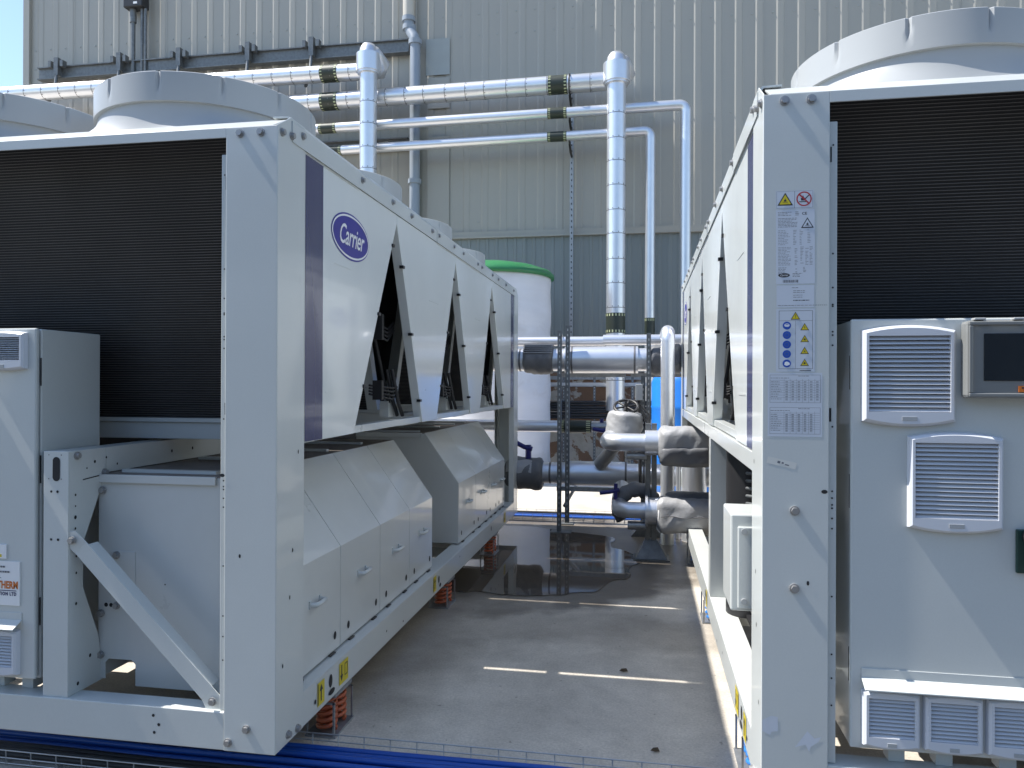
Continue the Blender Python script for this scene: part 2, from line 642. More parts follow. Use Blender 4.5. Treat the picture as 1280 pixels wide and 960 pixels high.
# weathered plinth wall
pw = empty('plinth_wall', (-0.3, 12.55, 0), 'low brown and white peeling painted wall behind the pipe frames', 'wall')
for i in range(6):
    g = MB()
    g.box(-1.5 + i * 0.5, -1.5 + i * 0.5 + 0.488, 0, 0.08, 0.02, 1.62)
    g.build('wall_panel', PEEL, pw, bevel=0.005)
g = MB()
g.box(-1.5, 1.5, -0.03, -0.002, 1.50, 1.56)
g.box(-1.5, 1.5, -0.03, -0.002, 1.38, 1.42)
g.build('capping_rail', GALV, pw)

# ---------------------------------------------------------------- downpipe, junction box
dp = empty('downpipe', (-4.0, 12.8, 0), 'rainwater downpipe on the ribbed wall, beige above its bend and grey below', 'drainpipe')
g = MB()
g.tube([(-.15, 0.05, 12.4), (-.15, 0.05, 7.95)], 0.105, 16)
g.build('upper_pipe', PVC_BG, dp)
g = MB()
g.tube([(-.15, 0.05, 7.98), (-.15, 0.05, 7.80), (-.12, 0.03, 7.72), (-.03, -0.02, 7.58), (0, -.04, 7.5), (0, -0.04, 0.0)], 0.092, 16)
g.build('lower_pipe', PVC_GR, dp)
for z, x in ((7.93, -.15), (7.78, -.14), (7.47, 0), (6.05, 0), (5.0, 0)):
    g = MB()
    g.cyl((x, 0.05 if x else -.04, z - .04), (x, 0.05 if x else -.04, z + .04), 0.118, 16)
    g.build('pipe_collar', PVC_GR, dp)
jb = empty('junction_box', (-9.56, 12.84, 8.55), 'black electrical junction box high on the ribbed wall with conduits below', 'electrical box')
g = MB()
g.box(-.2, .2, -.12, .1, 0, .5)
g.build('box_body', BLACK, jb, bevel=0.02)
for x, r in ((-.07, .04), (.12, .03), (.19, .03)):
    g = MB()
    g.tube([(x, 0, 0), (x, 0, -1.25)], r, 10)
    if r > .035:
        g.tube([(x, 0, 0), (x, 0, -.25)], .06, 10)
    g.build('conduit', GALVD, jb)
g = MB()
g.box(0.02, 0.1, -.125, -.118, 0.05, 0.09)
g.build('box_label', WHITE, jb)

# ---------------------------------------------------------------- high pipes
def ident_band(parent, c, axis, r, name='identification_band'):
    """dark band with rows of yellow dashes"""
    mb = MB()
    ax = Vector(axis)
    c = Vector(c)
    mb.cyl(c - ax * .16, c + ax * .16, r * 1.03, 24)
    u = Vector((0, 1, 0)) if abs(ax.y) < .5 else Vector((0, 0, 1))
    v = ax.cross(u)
    for sgn in (-1, 1):
        n_ = 18
        for k in range(n_):
            a0 = 2 * PI * k / n_
            a1 = a0 + 2 * PI / n_ * 0.42
            pts = []
            for a in (a0, a1):
                d = u * math.cos(a) + v * math.sin(a)
                pts += [c + ax * sgn * .11 + d * (r * 1.045), c + ax * sgn * .15 + d * (r * 1.045)]
            mb.add(pts, [(0, 1, 3, 2)], 1)
    return mb.build(name, [BAND, YBAND], parent)


def pipe_seams(parent, a, b, r, step, name='jacket_seam'):
    a, b = Vector(a), Vector(b)
    L_ = (b - a).length
    d = (b - a).normalized()
    mb = MB()
    n_ = int(L_ / step)
    up = Vector((0, 0, 1)) if abs(d.z) < .9 else Vector((0, 1, 0))
    u = d.cross(up).normalized()
    v = d.cross(u)
    for i in range(1, n_ + 1):
        p = a + d * (i * L_ / (n_ + 1) + random.uniform(-.02, .02))
        mb.tube([p - d * .005, p + d * .005], r * 1.012, 20, 0, True)
        for k in range(10):
            q = p + d * .02 + (u * math.cos(k * PI / 5) + v * math.sin(k * PI / 5)) * (r * 1.005)
            mb.cyl(q, q + (q - p - d * .02).normalized() * .004, .009, 5)
    return tag(mb.build(name, SEAM, parent), kind='stuff')


def high_pipe(name, label, x0, x1, y, z0, z1, r, zr, elbow, bands, rbands, group, seam=0.36):
    """horizontal run from x0 to x1, then an elbow and a riser down to zr"""
    t = empty(name, (x1, y, 0), label, 'pipe', group)
    X = lambda x: x - x1
    g = MB()
    if elbow == 'tee':
        g.tube([(X(x0), 0, z0), (X(x1) - r * 0.9, 0, z1)], r, 24)
        g.build('horizontal_pipe', SILVER, t)
        ry = -0.34
        pts = [(-r, 0, z1), (0, 0, z1)] 
        g = MB()
        g.tube([(-r * 1.0, 0, z1), (r * .45, -0.02, z1), (r * .9, -r * .8, z1 + .06), (r * .6, ry * .8, z1 + .13), (0, ry, z1 + .06), (0, ry, z1 - .12)], r * 1.08, 20)
        g.lathe([(0.001, .0), (r * .7, -.02), (r * 1.0, -.09), (r * 1.12, -.2)], (0, ry, z1 + .32), 24)
        g.build('pipe_elbow', SILVER, t)
        g = MB()
        g.cyl((0, ry, z1 - .17), (0, ry, z1 + .13), r * 1.42, 28)
        g.cyl((0, ry, z1 - .20), (0, ry, z1 - .17), r * 1.28, 28)
        g.build('elbow_cap', SILVER, t, bevel=0.01)
        g = MB()
        g.cyl((0, ry, zr), (0, ry, z1 - .15), r, 24)
        g.build('riser', SILVER, t)
        pipe_seams(t, (0, ry, zr + .1), (0, ry, z1 - .3), r, seam * 1.1)
    else:
        ry = 0.0
        cr = r * 1.2
        g = MB()
        g.tube([(X(x0), 0, z0), (-cr, 0, z1)] + [tuple(p) for p in arc((-cr, 0, z1 - cr), cr, PI / 2, 0, 6, (1, 0, 0), (0, 0, 1))][1:] + [(0, 0, z1 - cr - .02)], r, 20)
        g.build('horizontal_pipe', SILVER, t)
        g = MB()
        g.cyl((0, 0, zr), (0, 0, z1 - cr - .02), r * 1.005, 20)
        g.build('riser', SILVER, t)
    if seam and elbow == 'tee':
        pipe_seams(t, (X(x0), 0, z0), (X(x1) - .1, 0, z1), r, seam)
    for b_ in bands:
        zz = z0 + (z1 - z0) * (b_ - x0) / (x1 - x0)
        ident_band(t, (X(b_), 0, zz), (1, 0, 0), r)
    for b_ in rbands:
        ident_band(t, (0, ry, b_), (0, 0, 1), r)
    return t


high_pipe('insulated_pipe', 'uppermost thick silver pipe on the wall, ending in a capped riser behind the left chiller',
          -12.6, -4.62, 12.45, 6.93, 6.88, 0.145, 0.0, 'tee', (-5.45,), (), 'silver pipes along the clad wall')
high_pipe('insulated_pipe', 'second thick silver pipe with a capped riser standing in the middle of the gap',
          -9.0, -0.44, 12.45, 6.37, 6.43, 0.150, 1.0, 'tee', (-5.45, -1.42), (2.40,), 'silver pipes along the clad wall')
high_pipe('insulated_pipe', 'slim silver pipe, third down, whose riser drops nearest the right chiller',
          -9.0, 0.66, 12.35, 5.86, 5.93, 0.085, 0.0, 'bend', (-5.45, -1.42), (), 'silver pipes along the clad wall', 0)
high_pipe('insulated_pipe', 'lowest slim silver pipe on the wall with a rounded bend and short banded riser',
          -9.0, 0.10, 12.35, 5.46, 5.54, 0.080, 0.8, 'bend', (-5.35, -1.42), (2.34,), 'silver pipes along the clad wall', 0)

# wall channels and brackets
def wall_rail(x0, x1, z, h, label, clamps):
    t = empty('support_rail', ((x0 + x1) / 2, 12.86, z), label, 'support rail', 'steel rails fixed to the clad wall')
    m = (x0 + x1) / 2
    g = MB()
    g.box(x0 - m, x1 - m, 0, .1, 0, h)
    g.box(x0 - m, x1 - m, -.05, 0, h - .02, h)
    g.box(x0 - m, x1 - m, -.05, 0, 0, .02)
    g.build('channel', GALVD, t)
    for c_ in clamps:
        g = MB()
        g.box(c_ - m - .045, c_ - m + .045, -.15, -.052, h - .22, h + .12)
        g.box(c_ - m - .16, c_ - m - .10, -.16, -.052, h - .06, h + .06)
        g.box(c_ - m + .10, c_ - m + .16, -.16, -.052, h - .06, h + .06)
        g.tube([(c_ - m, -.12, h - .2), (c_ - m, -.16, -.25), (c_ - m, -.35, -.62)], .03, 8)
        g.build('clamp_bracket', GALVD, t)
    return t


wall_rail(-11.7, -4.15, 7.34, 0.24, 'long dark steel rail on the wall above the uppermost silver pipe', (-11.2, -9.85, -8.6, -7.2, -5.95))
wall_rail(-6.6, -4.15, 5.62, 0.20, 'short dark steel rail on the wall between the two slim pipes', (-6.3,))
vs_ = empty('strut_channel', (-1.22, 12.8, 0), 'slotted upright strut on the wall holding the pipe clamps', 'strut')
g = MB()
g.box(-.03, .03, 0, .04, 1.5, 6.75)
for i in range(50):
    g.box(-.008, .008, -.004, 0.0, 1.6 + i * .1, 1.63 + i * .1, 1)
g.build('strut', [GALV, DARK], vs_)
for z in (6.40, 5.92, 5.52):
    g = MB()
    rr = .17 if z > 6 else .1
    g.tube([Vector((0, -.38, z)) + Vector((0, math.cos(a), math.sin(a))) * rr for a in [k * PI / 8 for k in range(16)]], .012, 6)
    g.tube([(0, -.38, z - rr), (0, -.2, z - rr - .08), (0, 0, z - rr - .1)], .02, 6)
    g.build('pipe_clamp', BLACK, vs_)

# ---------------------------------------------------------------- tanks
tk = empty('wrapped_tank', (-2.28, 11.15, 0), 'large round white wrapped tank with a green lid behind the left chiller', 'tank')
g = MB()
prof = [(0.001, 0), (.90, 0)] + [(.905 + .006 * math.sin(i * 1.7) + random.uniform(-.003, .003), .03 + i * .155) for i in range(20)] + [(.90, 3.02), (.001, 3.03)]
g.lathe(prof, (0, 0, 0), 48)
g.build('tank_body', WRAP, tk)
g = MB()
g.lathe([(.90, 3.00), (.955, 3.0), (.955, 3.05), (.90, 3.11), (.7, 3.18), (.4, 3.24), (.001, 3.27)], (0, 0, 0), 48)
g.build('tank_lid', GREEN, tk)
bt = empty('blue_tank', (0.58, 10.3, 0), 'bright blue plastic tank half hidden behind the right chiller', 'tank')
g = MB()
g.lathe([(.001, 0), (.45, 0), (.47, .05), (.47, .5), (.478, .52), (.47, .54), (.47, 1.1), (.478, 1.12), (.47, 1.14), (.47, 1.45), (.40, 1.60), (.15, 1.68), (.001, 1.69)], (0, 0, 0), 40)
g.build('tank_body', BLUEP, bt)
g = MB()
g.lathe([(.001, 1.76), (.12, 1.76), (.12, 1.69), (.13, 1.66)], (0, 0, 0), 20)
g.build('tank_cap', BLUEP, bt)

# ---------------------------------------------------------------- headers, jackets, stands between the chillers
def soft_jacket(name, parent, c, L_, r, axis, m, seed=0, squash=1.0, boxy=0.0):
    """a lumpy fabric sleeve round a pipe"""
    rnd = random.Random(seed)
    mb = MB()
    n_, sg = 18, 40
    ph = [rnd.uniform(0, 6.28) for _ in range(6)]
    v = []
    ax = Vector(axis).normalized()
    u = Vector((0, 0, 1)) if abs(ax.z) < .9 else Vector((0, 1, 0))
    w_ = ax.cross(u).normalized()
    for i in range(n_ + 1):
        t = i / n_
        e = min(t, 1 - t) * 2
        rr = r * (0.72 + 0.28 * min(1, (e / .16)) ** .5)
        for k in range(sg):
            a = 2 * PI * k / sg
            q = rr * (1 + .035 * math.sin(3 * a + ph[0] + t * 4) + .025 * math.sin(9 * t + ph[1] + 2 * a)
                      + .02 * math.sin(17 * t + ph[2]) * math.sin(5 * a + ph[3]) + .012 * math.sin(31 * t + 7 * a))
            if boxy:
                mxx = max(abs(math.cos(a)), abs(math.sin(a)))
                q *= (1 - boxy) + boxy * min(1.0 / mxx, 1.22)
            p = Vector(c) + ax * ((t - .5) * L_) + u * math.cos(a) * q * squash + w_ * math.sin(a) * q
            v.append(p)
    f = [(i * sg + k, i * sg + (k + 1) % sg, (i + 1) * sg + (k + 1) % sg, (i + 1) * sg + k) for i in range(n_) for k in range(sg)]
    f = [tuple(reversed(q)) for q in f]
    mb.add(v, f, 0, True)
    mb.add(v[:sg], [tuple(range(sg))], 0)
    mb.add(v[-sg:], [tuple(reversed(range(sg)))], 0)
    return mb.build(name, m, parent)


h1 = empty('header_pipe', (-0.45, 7.3, 0), 'thick silver header pipe at eye level with grey wrapped valve between the chillers', 'pipe')
g = MB()
g.cyl((-2.2, 0, 1.655), (1.3, 0, 1.655), .111, 28)
g.build('pipe', SILVER, h1)
g = MB()
g.cyl((-.30, 0, 1.655), (.40, 0, 1.655), .131, 28)
g.build('insulation_sleeve', SILVER, h1)
g = MB()
for x in (-.24, .36, .50, -.75):
    r_ = .1335 if -.3 < x < .4 else .1135
    g.cyl((x, 0, 1.655), (x + .018, 0, 1.655), r_, 28)
g.build('strap', SEAM, h1)
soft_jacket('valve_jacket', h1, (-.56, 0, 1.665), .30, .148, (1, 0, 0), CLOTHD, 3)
g = MB()
for k in range(14):
    a = R(25) + k * R(130) / 13
    g.box(-.70, -.42, -.152 * math.cos(a) - .018, -.152 * math.cos(a) + .018, 1.665 + .152 * math.sin(a) - .01, 1.665 + .152 * math.sin(a) - .003)
g.build('silver_patch', CLOTH, h1)
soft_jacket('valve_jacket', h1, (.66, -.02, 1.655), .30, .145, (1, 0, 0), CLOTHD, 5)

h0 = empty('header_pipe', (-0.4, 7.62, 0), 'slimmer silver pipe running just above and behind the thick header', 'pipe')
g = MB()
g.cyl((-2.4, 0, 1.855), (.02, 0, 1.855), .048, 20)
g.cyl((.0, 0, 1.865), (1.6, 0, 1.865), .054, 20)
g.build('pipe', SILVER, h0)
g = MB()
g.tube([Vector((-.42, 0, 1.86)) + Vector((0, math.cos(a), math.sin(a))) * .068 for a in [R(-60) + k * R(300) / 14 for k in range(15)]], .008, 6)
g.box(-.43, -.41, -.07, -.05, 1.72, 1.84)
g.build('u_bolt', BOLT, h0)

h2 = empty('valved_pipe', (-0.9, 7.4, 0), 'horizontal silver pipe ending in a banded union with dark blue valve', 'pipe')
g = MB()
g.cyl((-1.4, 0, 1.0), (.19, 0, 1.0), .058, 20)
g.build('pipe', SILVER, h2)
ob = ident_band(h2, (.24, 0, 1.0), (1, 0, 0), .06)
g = MB()
g.cyl((.40, 0, 1.0), (.56, 0, 1.0), .045, 16)
g.build('pipe_end', GALV, h2)
g = MB()
g.tube([(.42, -.05, .98), (.52, -.07, .965), (.58, -.07, .985)], .022, 8)
g.cyl((.5, 0, .99), (.5, 0, 1.08), .02, 8)
g.build('valve_lever', NAVYM, h2)

h3 = empty('header_pipe', (-0.45, 7.3, 0), 'thick silver header pipe low down above the puddle with wrapped valve at left', 'pipe')
g = MB()
g.cyl((-2.2, 0, .545), (1.6, 0, .555), .104, 28)
g.build('pipe', SILVER, h3)
g = MB()
g.cyl((-.28, 0, .55), (.30, 0, .55), .120, 28)
g.build('insulation_sleeve', SILVER, h3)
g = MB()
for x in (-.45, -.27, .28, .45):
    g.cyl((x, 0, .55), (x + .018, 0, .55), .1225 if abs(x) < .3 else .1065, 28)
g.build('strap', SEAM, h3)
soft_jacket('valve_jacket', h3, (-.70, 0, .54), .38, .158, (1, 0, 0), CLOTHD, 8)
g = MB()
n_ = 10
v = []
for i in range(n_ + 1):
    for k in range(8):
        a = R(8 + k * 7 + 3 * math.sin(i))
        v.append((-.86 + .25 * i / n_, -.166 * math.cos(a), .54 + .166 * math.sin(a)))
g.add(v, [(i * 8 + k, (i + 1) * 8 + k, (i + 1) * 8 + k + 1, i * 8 + k + 1) for i in range(n_) for k in range(7)], 0, True)
g.build('silver_patch', CLOTH, h3)
g = MB()
g.cyl((-.66, -.02, .68), (-.66, -.02, .82), .03, 10)
g.tube([(-.62, -.03, .78), (-.70, -.03, .80), (-.84, -.03, .87), (-.96, -.03, .93)], .024, 8)
g.build('valve_lever', NAVYM, h3)


def slotted_strut(parent, x, y, z0, z1, name='slotted_post'):
    mb = MB()
    w2 = .0205
    mb.box(x - w2, x + w2, y - .003, y, z0, z1)
    mb.box(x - w2, x - w2 + .003, y, y + .041, z0, z1)
    mb.box(x + w2 - .003, x + w2, y, y + .041, z0, z1)
    z = z0 + .06
    while z < z1 - .04:
        mb.box(x - .008, x + .008, y - .0045, y - .0031, z, z + .03, 1)
        z += .055
    return mb.build(name, [GALV, DARK], parent)


def strut_label_light(parent, x, y, z0, z1, name='slotted_post'):
    mb = MB()
    mb.box(x - .0205, x + .0205, y, y + .03, z0, z1)
    z = z0 + .06
    while z < z1 - .04:
        mb.box(x - .006, x + .006, y - .0015, y, z, z + .022, 1)
        z += .052
    return mb.build(name, [GALVD, SHROUD], parent)


st = empty('pipe_rack', (-0.79, 7.14, 0), 'slotted steel strut frame carrying the header pipes beside the left chiller', 'pipe frame')
strut_label_light(st, 0, 0, 0.0, 1.93)
strut_label_light(st, .075, .02, 0.1, 1.98)
strut_label_light(st, .03, .45, 0.0, 1.5)
for bb in ((-.05, .62, .33, .37, 1.49, 1.53), (-.03, .8, .045, .075, .39, .43)):
    g = MB()
    g.box(*bb)
    g.build('cross_bar', GALV, st)
g = MB()
g.tube([(.05, .02, .25), (.16, .35, .45)], .018, 6)
g.build('diagonal_brace', GALV, st)
for bb in ((-.08, .12, -.06, .1, 0, .01), (-.06, .10, .38, .5, 0, .01)):
    g = MB()
    g.box(*bb)
    g.build('foot_plate', GALVD, st)

st2 = empty('pipe_rack', (0.03, 7.14, 0), 'slotted steel strut frame behind the pipe elbows beside the right chiller', 'pipe frame')
strut_label_light(st2, 0.02, 0, 0.0, 1.9)
strut_label_light(st2, -.03, .1, 0.0, 1.5)
g = MB()
g.box(-.15, 1.2, .33, .37, 1.49, 1.53)
g.build('cross_bar', GALV, st2)
g = MB()
g.prism([(-.14, 0), (.16, 0), (.05, .14), (-.03, .14)], 'y', -.08, .1)
g.build('foot_plate', GALVD, st2, bevel=.004)
g = MB()
g.box(-.10, -.035, -.05, .0, 1.27, 1.42)
g.build('switch_box', SHROUD, st2, bevel=.004)
g = MB()
g.tube([(-.07, -.02, 1.27), (-.065, -.02, .9), (-.05, -.02, .45)], .016, 6)
g.build('cable', RUBBER, st2)

# far shelving struts and black cable bundle
fr = empty('cable_ladder', (-0.5, 12.2, 0), 'black cable bundle on a slotted ladder frame in front of the peeling wall', 'cable ladder')
for x in (-.78, -.28, .33, .6):
    strut_label_light(fr, x, 0, 0, 1.55)
g = MB()
for i in range(7):
    g.tube([(-1.5, -.06, 1.14 - i * .042), (-.6, -.06 + .01 * math.sin(i), 1.135 - i * .042), (.15, -.06, 1.14 - i * .042 + .01 * math.sin(i * 2)), (1.5, -.06, 1.14 - i * .042)], .022, 8)
g.build('cable_bundle', RUBBER, fr)
g = MB()
g.box(-1.5, 1.5, -.05, -.03, .78, .83)
g.box(-1.5, 1.5, -.05, -.03, 1.40, 1.45)
g.build('side_rail', WIRE, fr)

# nozzle pipes into the right chiller
nu = empty('elbow_pipe', (0.0, 6.1, 0), 'upper silver elbow pipe with pale jacket and black handwheel entering the right chiller', 'pipe')
g = MB()
g.tube([(.16, 0, .95), (-.16, 0, .95)] + [tuple(p) for p in arc((-.16, .12, .95), .12, -PI / 2, -PI, 6, (1, 0, 0), (0, 1, 0))][1:] + [(-.28, .6, .95)], .072, 22)
g.build('pipe', SILVER, nu)
g = MB()
g.cyl((.015, 0, .95), (.15, 0, .95), .100, 28)
g.build('flange_sleeve', SILVER, nu, bevel=.004)
jk = soft_jacket('fabric_jacket', nu, (.33, 0, .94), .42, .145, (1, 0, 0), CLOTH, 11, 1.0, 0.8)
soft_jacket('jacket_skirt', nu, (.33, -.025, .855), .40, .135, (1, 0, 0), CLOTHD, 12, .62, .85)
soft_jacket('valve_cover', nu, (-.16, .45, 1.02), .33, .155, (.12, .1, 1), CLOTH, 21, 1.0, .1)
g = MB()
wc = Vector((-.145, .45, 1.225))
g.tube([wc + Vector((math.cos(a), .84 * math.sin(a), .54 * math.sin(a))) * .10 for a in [k * PI / 12 for k in range(25)]], .013, 8, 0, False)
for k in range(3):
    a = k * PI / 3 + .3
    d = Vector((math.cos(a), .84 * math.sin(a), .54 * math.sin(a))) * .10
    g.tube([wc - d, wc + d], .009, 6)
g.cyl(wc - Vector((0, 0, .12)), wc + Vector((0, 0, .03)), .018, 8)
g.build('handwheel', BLACK, nu)
g = MB()
for i in range(5):
    g.tube([(-.02 + i * .006, .42, 1.24 - i * .04), (.05, .40, 1.16 - i * .05), (.05 + .01 * i, .38, 1.02)], .008, 6)
g.build('cable_tangle', RUBBER, nu)
g = MB()
g.tube([Vector((.165, -.0, .95)) + Vector((0, math.cos(a), math.sin(a))) * .112 for a in [k * PI / 8 for k in range(17)]], .006, 6)
g.build('draw_cord', WHITE, nu)
g = MB()
g.cyl((-.13, .02, .84), (.03, .02, .84), .03, 12)
g.build('drain_tube', GALV, nu)
# second small elbow behind
g = MB()
g.tube([(-.24, .62, .93), (-.26, .75, .86), (-.32, .95, .76), (-.40, 1.1, .66)], .065, 18)
g.build('rear_elbow', CLOTH, nu)

nl = empty('elbow_pipe', (0.0, 6.1, 0), 'lower silver elbow pipe with dark wrapped bend and grey jacket above the puddle edge', 'pipe')
g = MB()
g.tube([(.16, 0, .405), (-.10, 0, .405)] + [tuple(p) for p in arc((-.10, .09, .405), .09, -PI / 2, -PI, 6, (1, 0, 0), (0, 1, 0))][1:] + [(-.19, .25, .46), (-.18, .5, .52)], .066, 22)
g.build('pipe', SILVER, nl)
g = MB()
g.cyl((.035, 0, .405), (.16, 0, .405), .105, 28)
g.cyl((.02, 0, .405), (.04, 0, .405), .125, 28)
g.build('flange_sleeve', SILVER, nl, bevel=.004)
soft_jacket('fabric_jacket', nl, (.34, 0, .385), .46, .145, (1, 0, 0), CLOTH, 31, .95, 0.8)
g = MB()
g.tube([Vector((.125, 0, .39)) + Vector((.006 * math.sin(5 * a), 1.02 * math.cos(a), math.sin(a))) * .118 for a in [k * PI / 10 for k in range(21)]], .006, 6)
g.build('draw_cord', WHITE, nl)
g = MB()
g.tube([(.14 + .05 * k, -.149 - .003 * math.sin(k * 2), .385 + .008 * math.sin(k * 1.3)) for k in range(9)], .004, 6)
g.build('jacket_seam', CLOTHD, nl)
soft_jacket('jacket_top', nl, (.38, .06, .47), .40, .11, (1, 0, 0), CLOTHD, 35, .8, .5)
g = MB()
tor = [Vector((-.05, .20, .40)) + Vector((math.cos(a), .2 * math.cos(a), math.sin(a))) * .145 for a in [R(-40) + k * R(260) / 22 for k in range(23)]]
g.tube(tor, .07, 18, 0, True, [.062 + .006 * math.sin(k * 2.3) for k in range(23)])
g.build('wrapped_bend', CLOTHD, nl)
g = MB()
g.tube([(-.19, .12, .55), (-.27, .12, .53), (-.35, .12, .52)], .017, 8)
g.cyl((-.22, .12, .47), (-.22, .12, .60), .016, 8)
g.build('valve_lever', NAVYM, nl)
g = MB()
g.cyl((-.12, .02, .28), (.03, .02, .28), .035, 12)
g.build('drain_tube', GALV, nl)

ps = empty('pipe_stand', (0.065, 6.22, 0), 'double channel pipe stand on a pyramid foot at the puddle edge', 'pipe stand')
for x in (-.025, .025):
    g = MB()
    g.box(x - .021, x + .021, -.02, .02, .10, 1.10)
    g.build('post', GALVD, ps, bevel=.002)
g = MB()
b0 = [(-.12, -.10, .012), (.13, -.10, .012), (.13, .10, .012), (-.12, .10, .012), (-.05, -.03, .15), (.055, -.03, .15), (.055, .03, .15), (-.05, .03, .15)]
g.add(b0, [(0, 3, 2, 1), (4, 5, 6, 7), (0, 1, 5, 4), (1, 2, 6, 5), (2, 3, 7, 6), (3, 0, 4, 7)])
g.box(-.14, .15, -.12, .12, 0, .011)
g.build('foot', GALVD, ps)

vp = empty('vertical_pipe', (0.215, 6.8, 0), 'plain upright silver pipe with rounded top in front of the blue tank', 'pipe')
g = MB()
g.tube([(0, 0, 0), (0, 0, 1.80)] + [tuple(p) for p in arc((0, .09, 1.80), .09, PI, PI / 2, 5, (0, 1, 0), (0, 0, 1))][1:] + [(0, .5, 1.89)], .062, 22)
g.build('pipe', SILVER, vp)
vp2 = empty('vertical_pipe', (0.46, 7.0, 0), 'short wide grey pipe standing under the upper fabric jacket', 'pipe')
g = MB()
g.cyl((0, 0, 0), (0, 0, .86), .11, 24)
g.cyl((-.14, .03, 0), (-.14, .03, .86), .022, 10)
g.build('pipe', SILVER, vp2)


# ---------------------------------------------------------------- wire cable trays
def basket(name, label, x0, x1, y0, y1, h, loc_z=0.0):
    t = empty(name, (0, (y0 + y1) / 2, loc_z), label, 'cable tray')
    m = (y0 + y1) / 2
    g = MB()
    for y in (y0 - m, y1 - m):
        for z in (.008, h * .5, h):
            g.tube([(x0, y, z), (x1, y, z)], .0025, 6)
    for i in range(1, 5):
        g.tube([(x0, y0 - m + (y1 - y0) * i / 5, .008), (x1, y0 - m + (y1 - y0) * i / 5, .008)], .0025, 6)
    x = x0
    while x < x1:
        g.tube([(x, y0 - m, h), (x, y0 - m, .005), (x, y1 - m, .005), (x, y1 - m, h)], .0025, 6)
        x += .105
    g.build('wire_mesh', WIRE, t)
    return t


def cable(mats, x0, x1, y, z, r, label, group, seed, n_=14):
    rnd = random.Random(seed)
    g = MB()
    pts = [(x0 + (x1 - x0) * i / n_, y + rnd.uniform(-.006, .006), z + rnd.uniform(-.002, .002)) for i in range(n_ + 1)]
    g.tube(pts, r, 10)
    return tag(g.build('cable', mats), label, 'cable', group)


basket('wire_tray', 'wire mesh cable tray on the concrete across the front of the chillers', -4.2, 2.6, 2.40, 2.735, .055)
nth = ('first', 'second', 'third', 'fourth', 'fifth', 'sixth')
for i in range(6):
    cable(CABLE, -4.2, 2.6, 2.53 + i * .031 + (.0 if i < 4 else .004), .018 + (i % 2) * .003, .0120,
          '%s blue cable in the front wire tray, counted from the walkway side' % nth[5 - i], 'blue cables in the front tray', 40 + i)
for i in range(2):
    cable(CABLE, -4.2, 2.6, 2.545 + i * .045, .040, .0110,
          '%s of two blue cables lying on top of others in the front wire tray' % ('nearer', 'farther')[i], 'blue cables in the front tray', 60 + i)
for i in range(3):
    cable(RUBBER, -4.2, 2.6, 2.435 + i * .03, .022, .0125, '%s black cable in the front wire tray, counted from the near side' % nth[i],
          'black cables in the front tray', 50 + i)
basket('wire_tray', 'wire mesh cable tray crossing the sunny concrete beyond the puddle', -2.6, 3.5, 7.72, 8.0, .07)
for i in range(3):
    cable(CABLE, -2.6, 3.5, 7.78 + i * .05, .035, .011, '%s blue cable in the far wire tray, counted from the puddle' % nth[i],
          'blue cables in the far tray', 70 + i)
cable(RUBBER, -2.6, 3.5, 7.95, .045, .014, 'black cable in the far wire tray beyond the puddle', None, 75)

for (x, y, s_, lb) in ((-.09, 3.72, .022, 'dark dead leaf on the concrete between the two light streaks'),
                       (.05, 2.93, .018, 'small dead leaf on the concrete near the front tray')):
    g = MB()
    g.add([(-s_, 0, .006), (0, -s_ * .5, .012), (s_, 0, .005), (s_ * .6, s_ * .6, .016), (-s_ * .4, s_ * .5, .014), (0, 0, .003)],
          [(0, 1, 5), (1, 2, 5), (2, 3, 5), (3, 4, 5), (4, 0, 5)])
    tag(g.build('dead_leaf', LEAF, loc=(x, y, 0)), lb, 'leaf')

# ---------------------------------------------------------------- the chiller (local: x across, y back, z up from the base)
LEN = 4.88
HW = 1.125
DZ = 2.16
ch = empty('air_cooled_chiller', (-2.33, 2.325, 0.17),
           'left air cooled chiller, grey, its closed casings and blue oval logo facing the gap', 'chiller',
           'air cooled chillers standing side by side')

proto = {}
g = MB()
g.cyl((0, 0, 0), (0, -.004, 0), .0145, 12)
g.cyl((0, -.004, 0), (0, -.013, 0), .0105, 6)
boltf = g.build('bolt', BOLT, ch, loc=(.99, 0, 2.083))
bolt_first = [True]


def bolt(x, y, z, face='-y', par=None):
    rot = {'-y': (0, 0, 0), '+x': (0, 0, PI / 2), '-x': (0, 0, -PI / 2), '+z': (-PI / 2, 0, 0)}[face]
    return inst(boltf, par or ch, (x, y, z), rot)


# corner posts
def corner_post(sx, sy):
    """C shaped corner post; local corner at (sx*HW, y0)"""
    g = MB()
    y0 = 0 if sy < 0 else LEN
    d = 1 if sy < 0 else -1
    X = lambda a: sx * (HW - a)
    Y = lambda a: y0 + d * a
    t = .004
    def bx(a0, a1, b0, b1, z0, z1):
        xs = sorted((X(a0), X(a1)))
        ys = sorted((Y(b0), Y(b1)))
        g.box(xs[0], xs[1], ys[0], ys[1], z0, z1)
    def pr(poly, a, b):
        # side face polygon in (depth b, z)
        g.prism([(Y(p[0]), p[1]) for p in poly], 'x', min(X(a), X(b)), max(X(a), X(b)))
    bx(0, .187, 0, t, 0, 2.105)
    pr([(t, 0), (.21, 0), (.21, 2.165), (.10, 2.165), (t, 2.108)], 0, t)
    bx(.183, .187, t, .02, 0, 2.10)
    bx(.187, .212, .016, .020, .13, 2.02)
    bx(.208, .212, .02, .10, .13, 2.02)
    bx(.187 - .004, .187, .02, .07, 0.13, 2.08)
    bx(t, .05, .206, .21, .13, 2.0)
    return g.build('corner_post', PAINT, ch, bevel=.0022)


for sx in (1, -1):
    for sy in (-1, 1):
        corner_post(sx, sy)

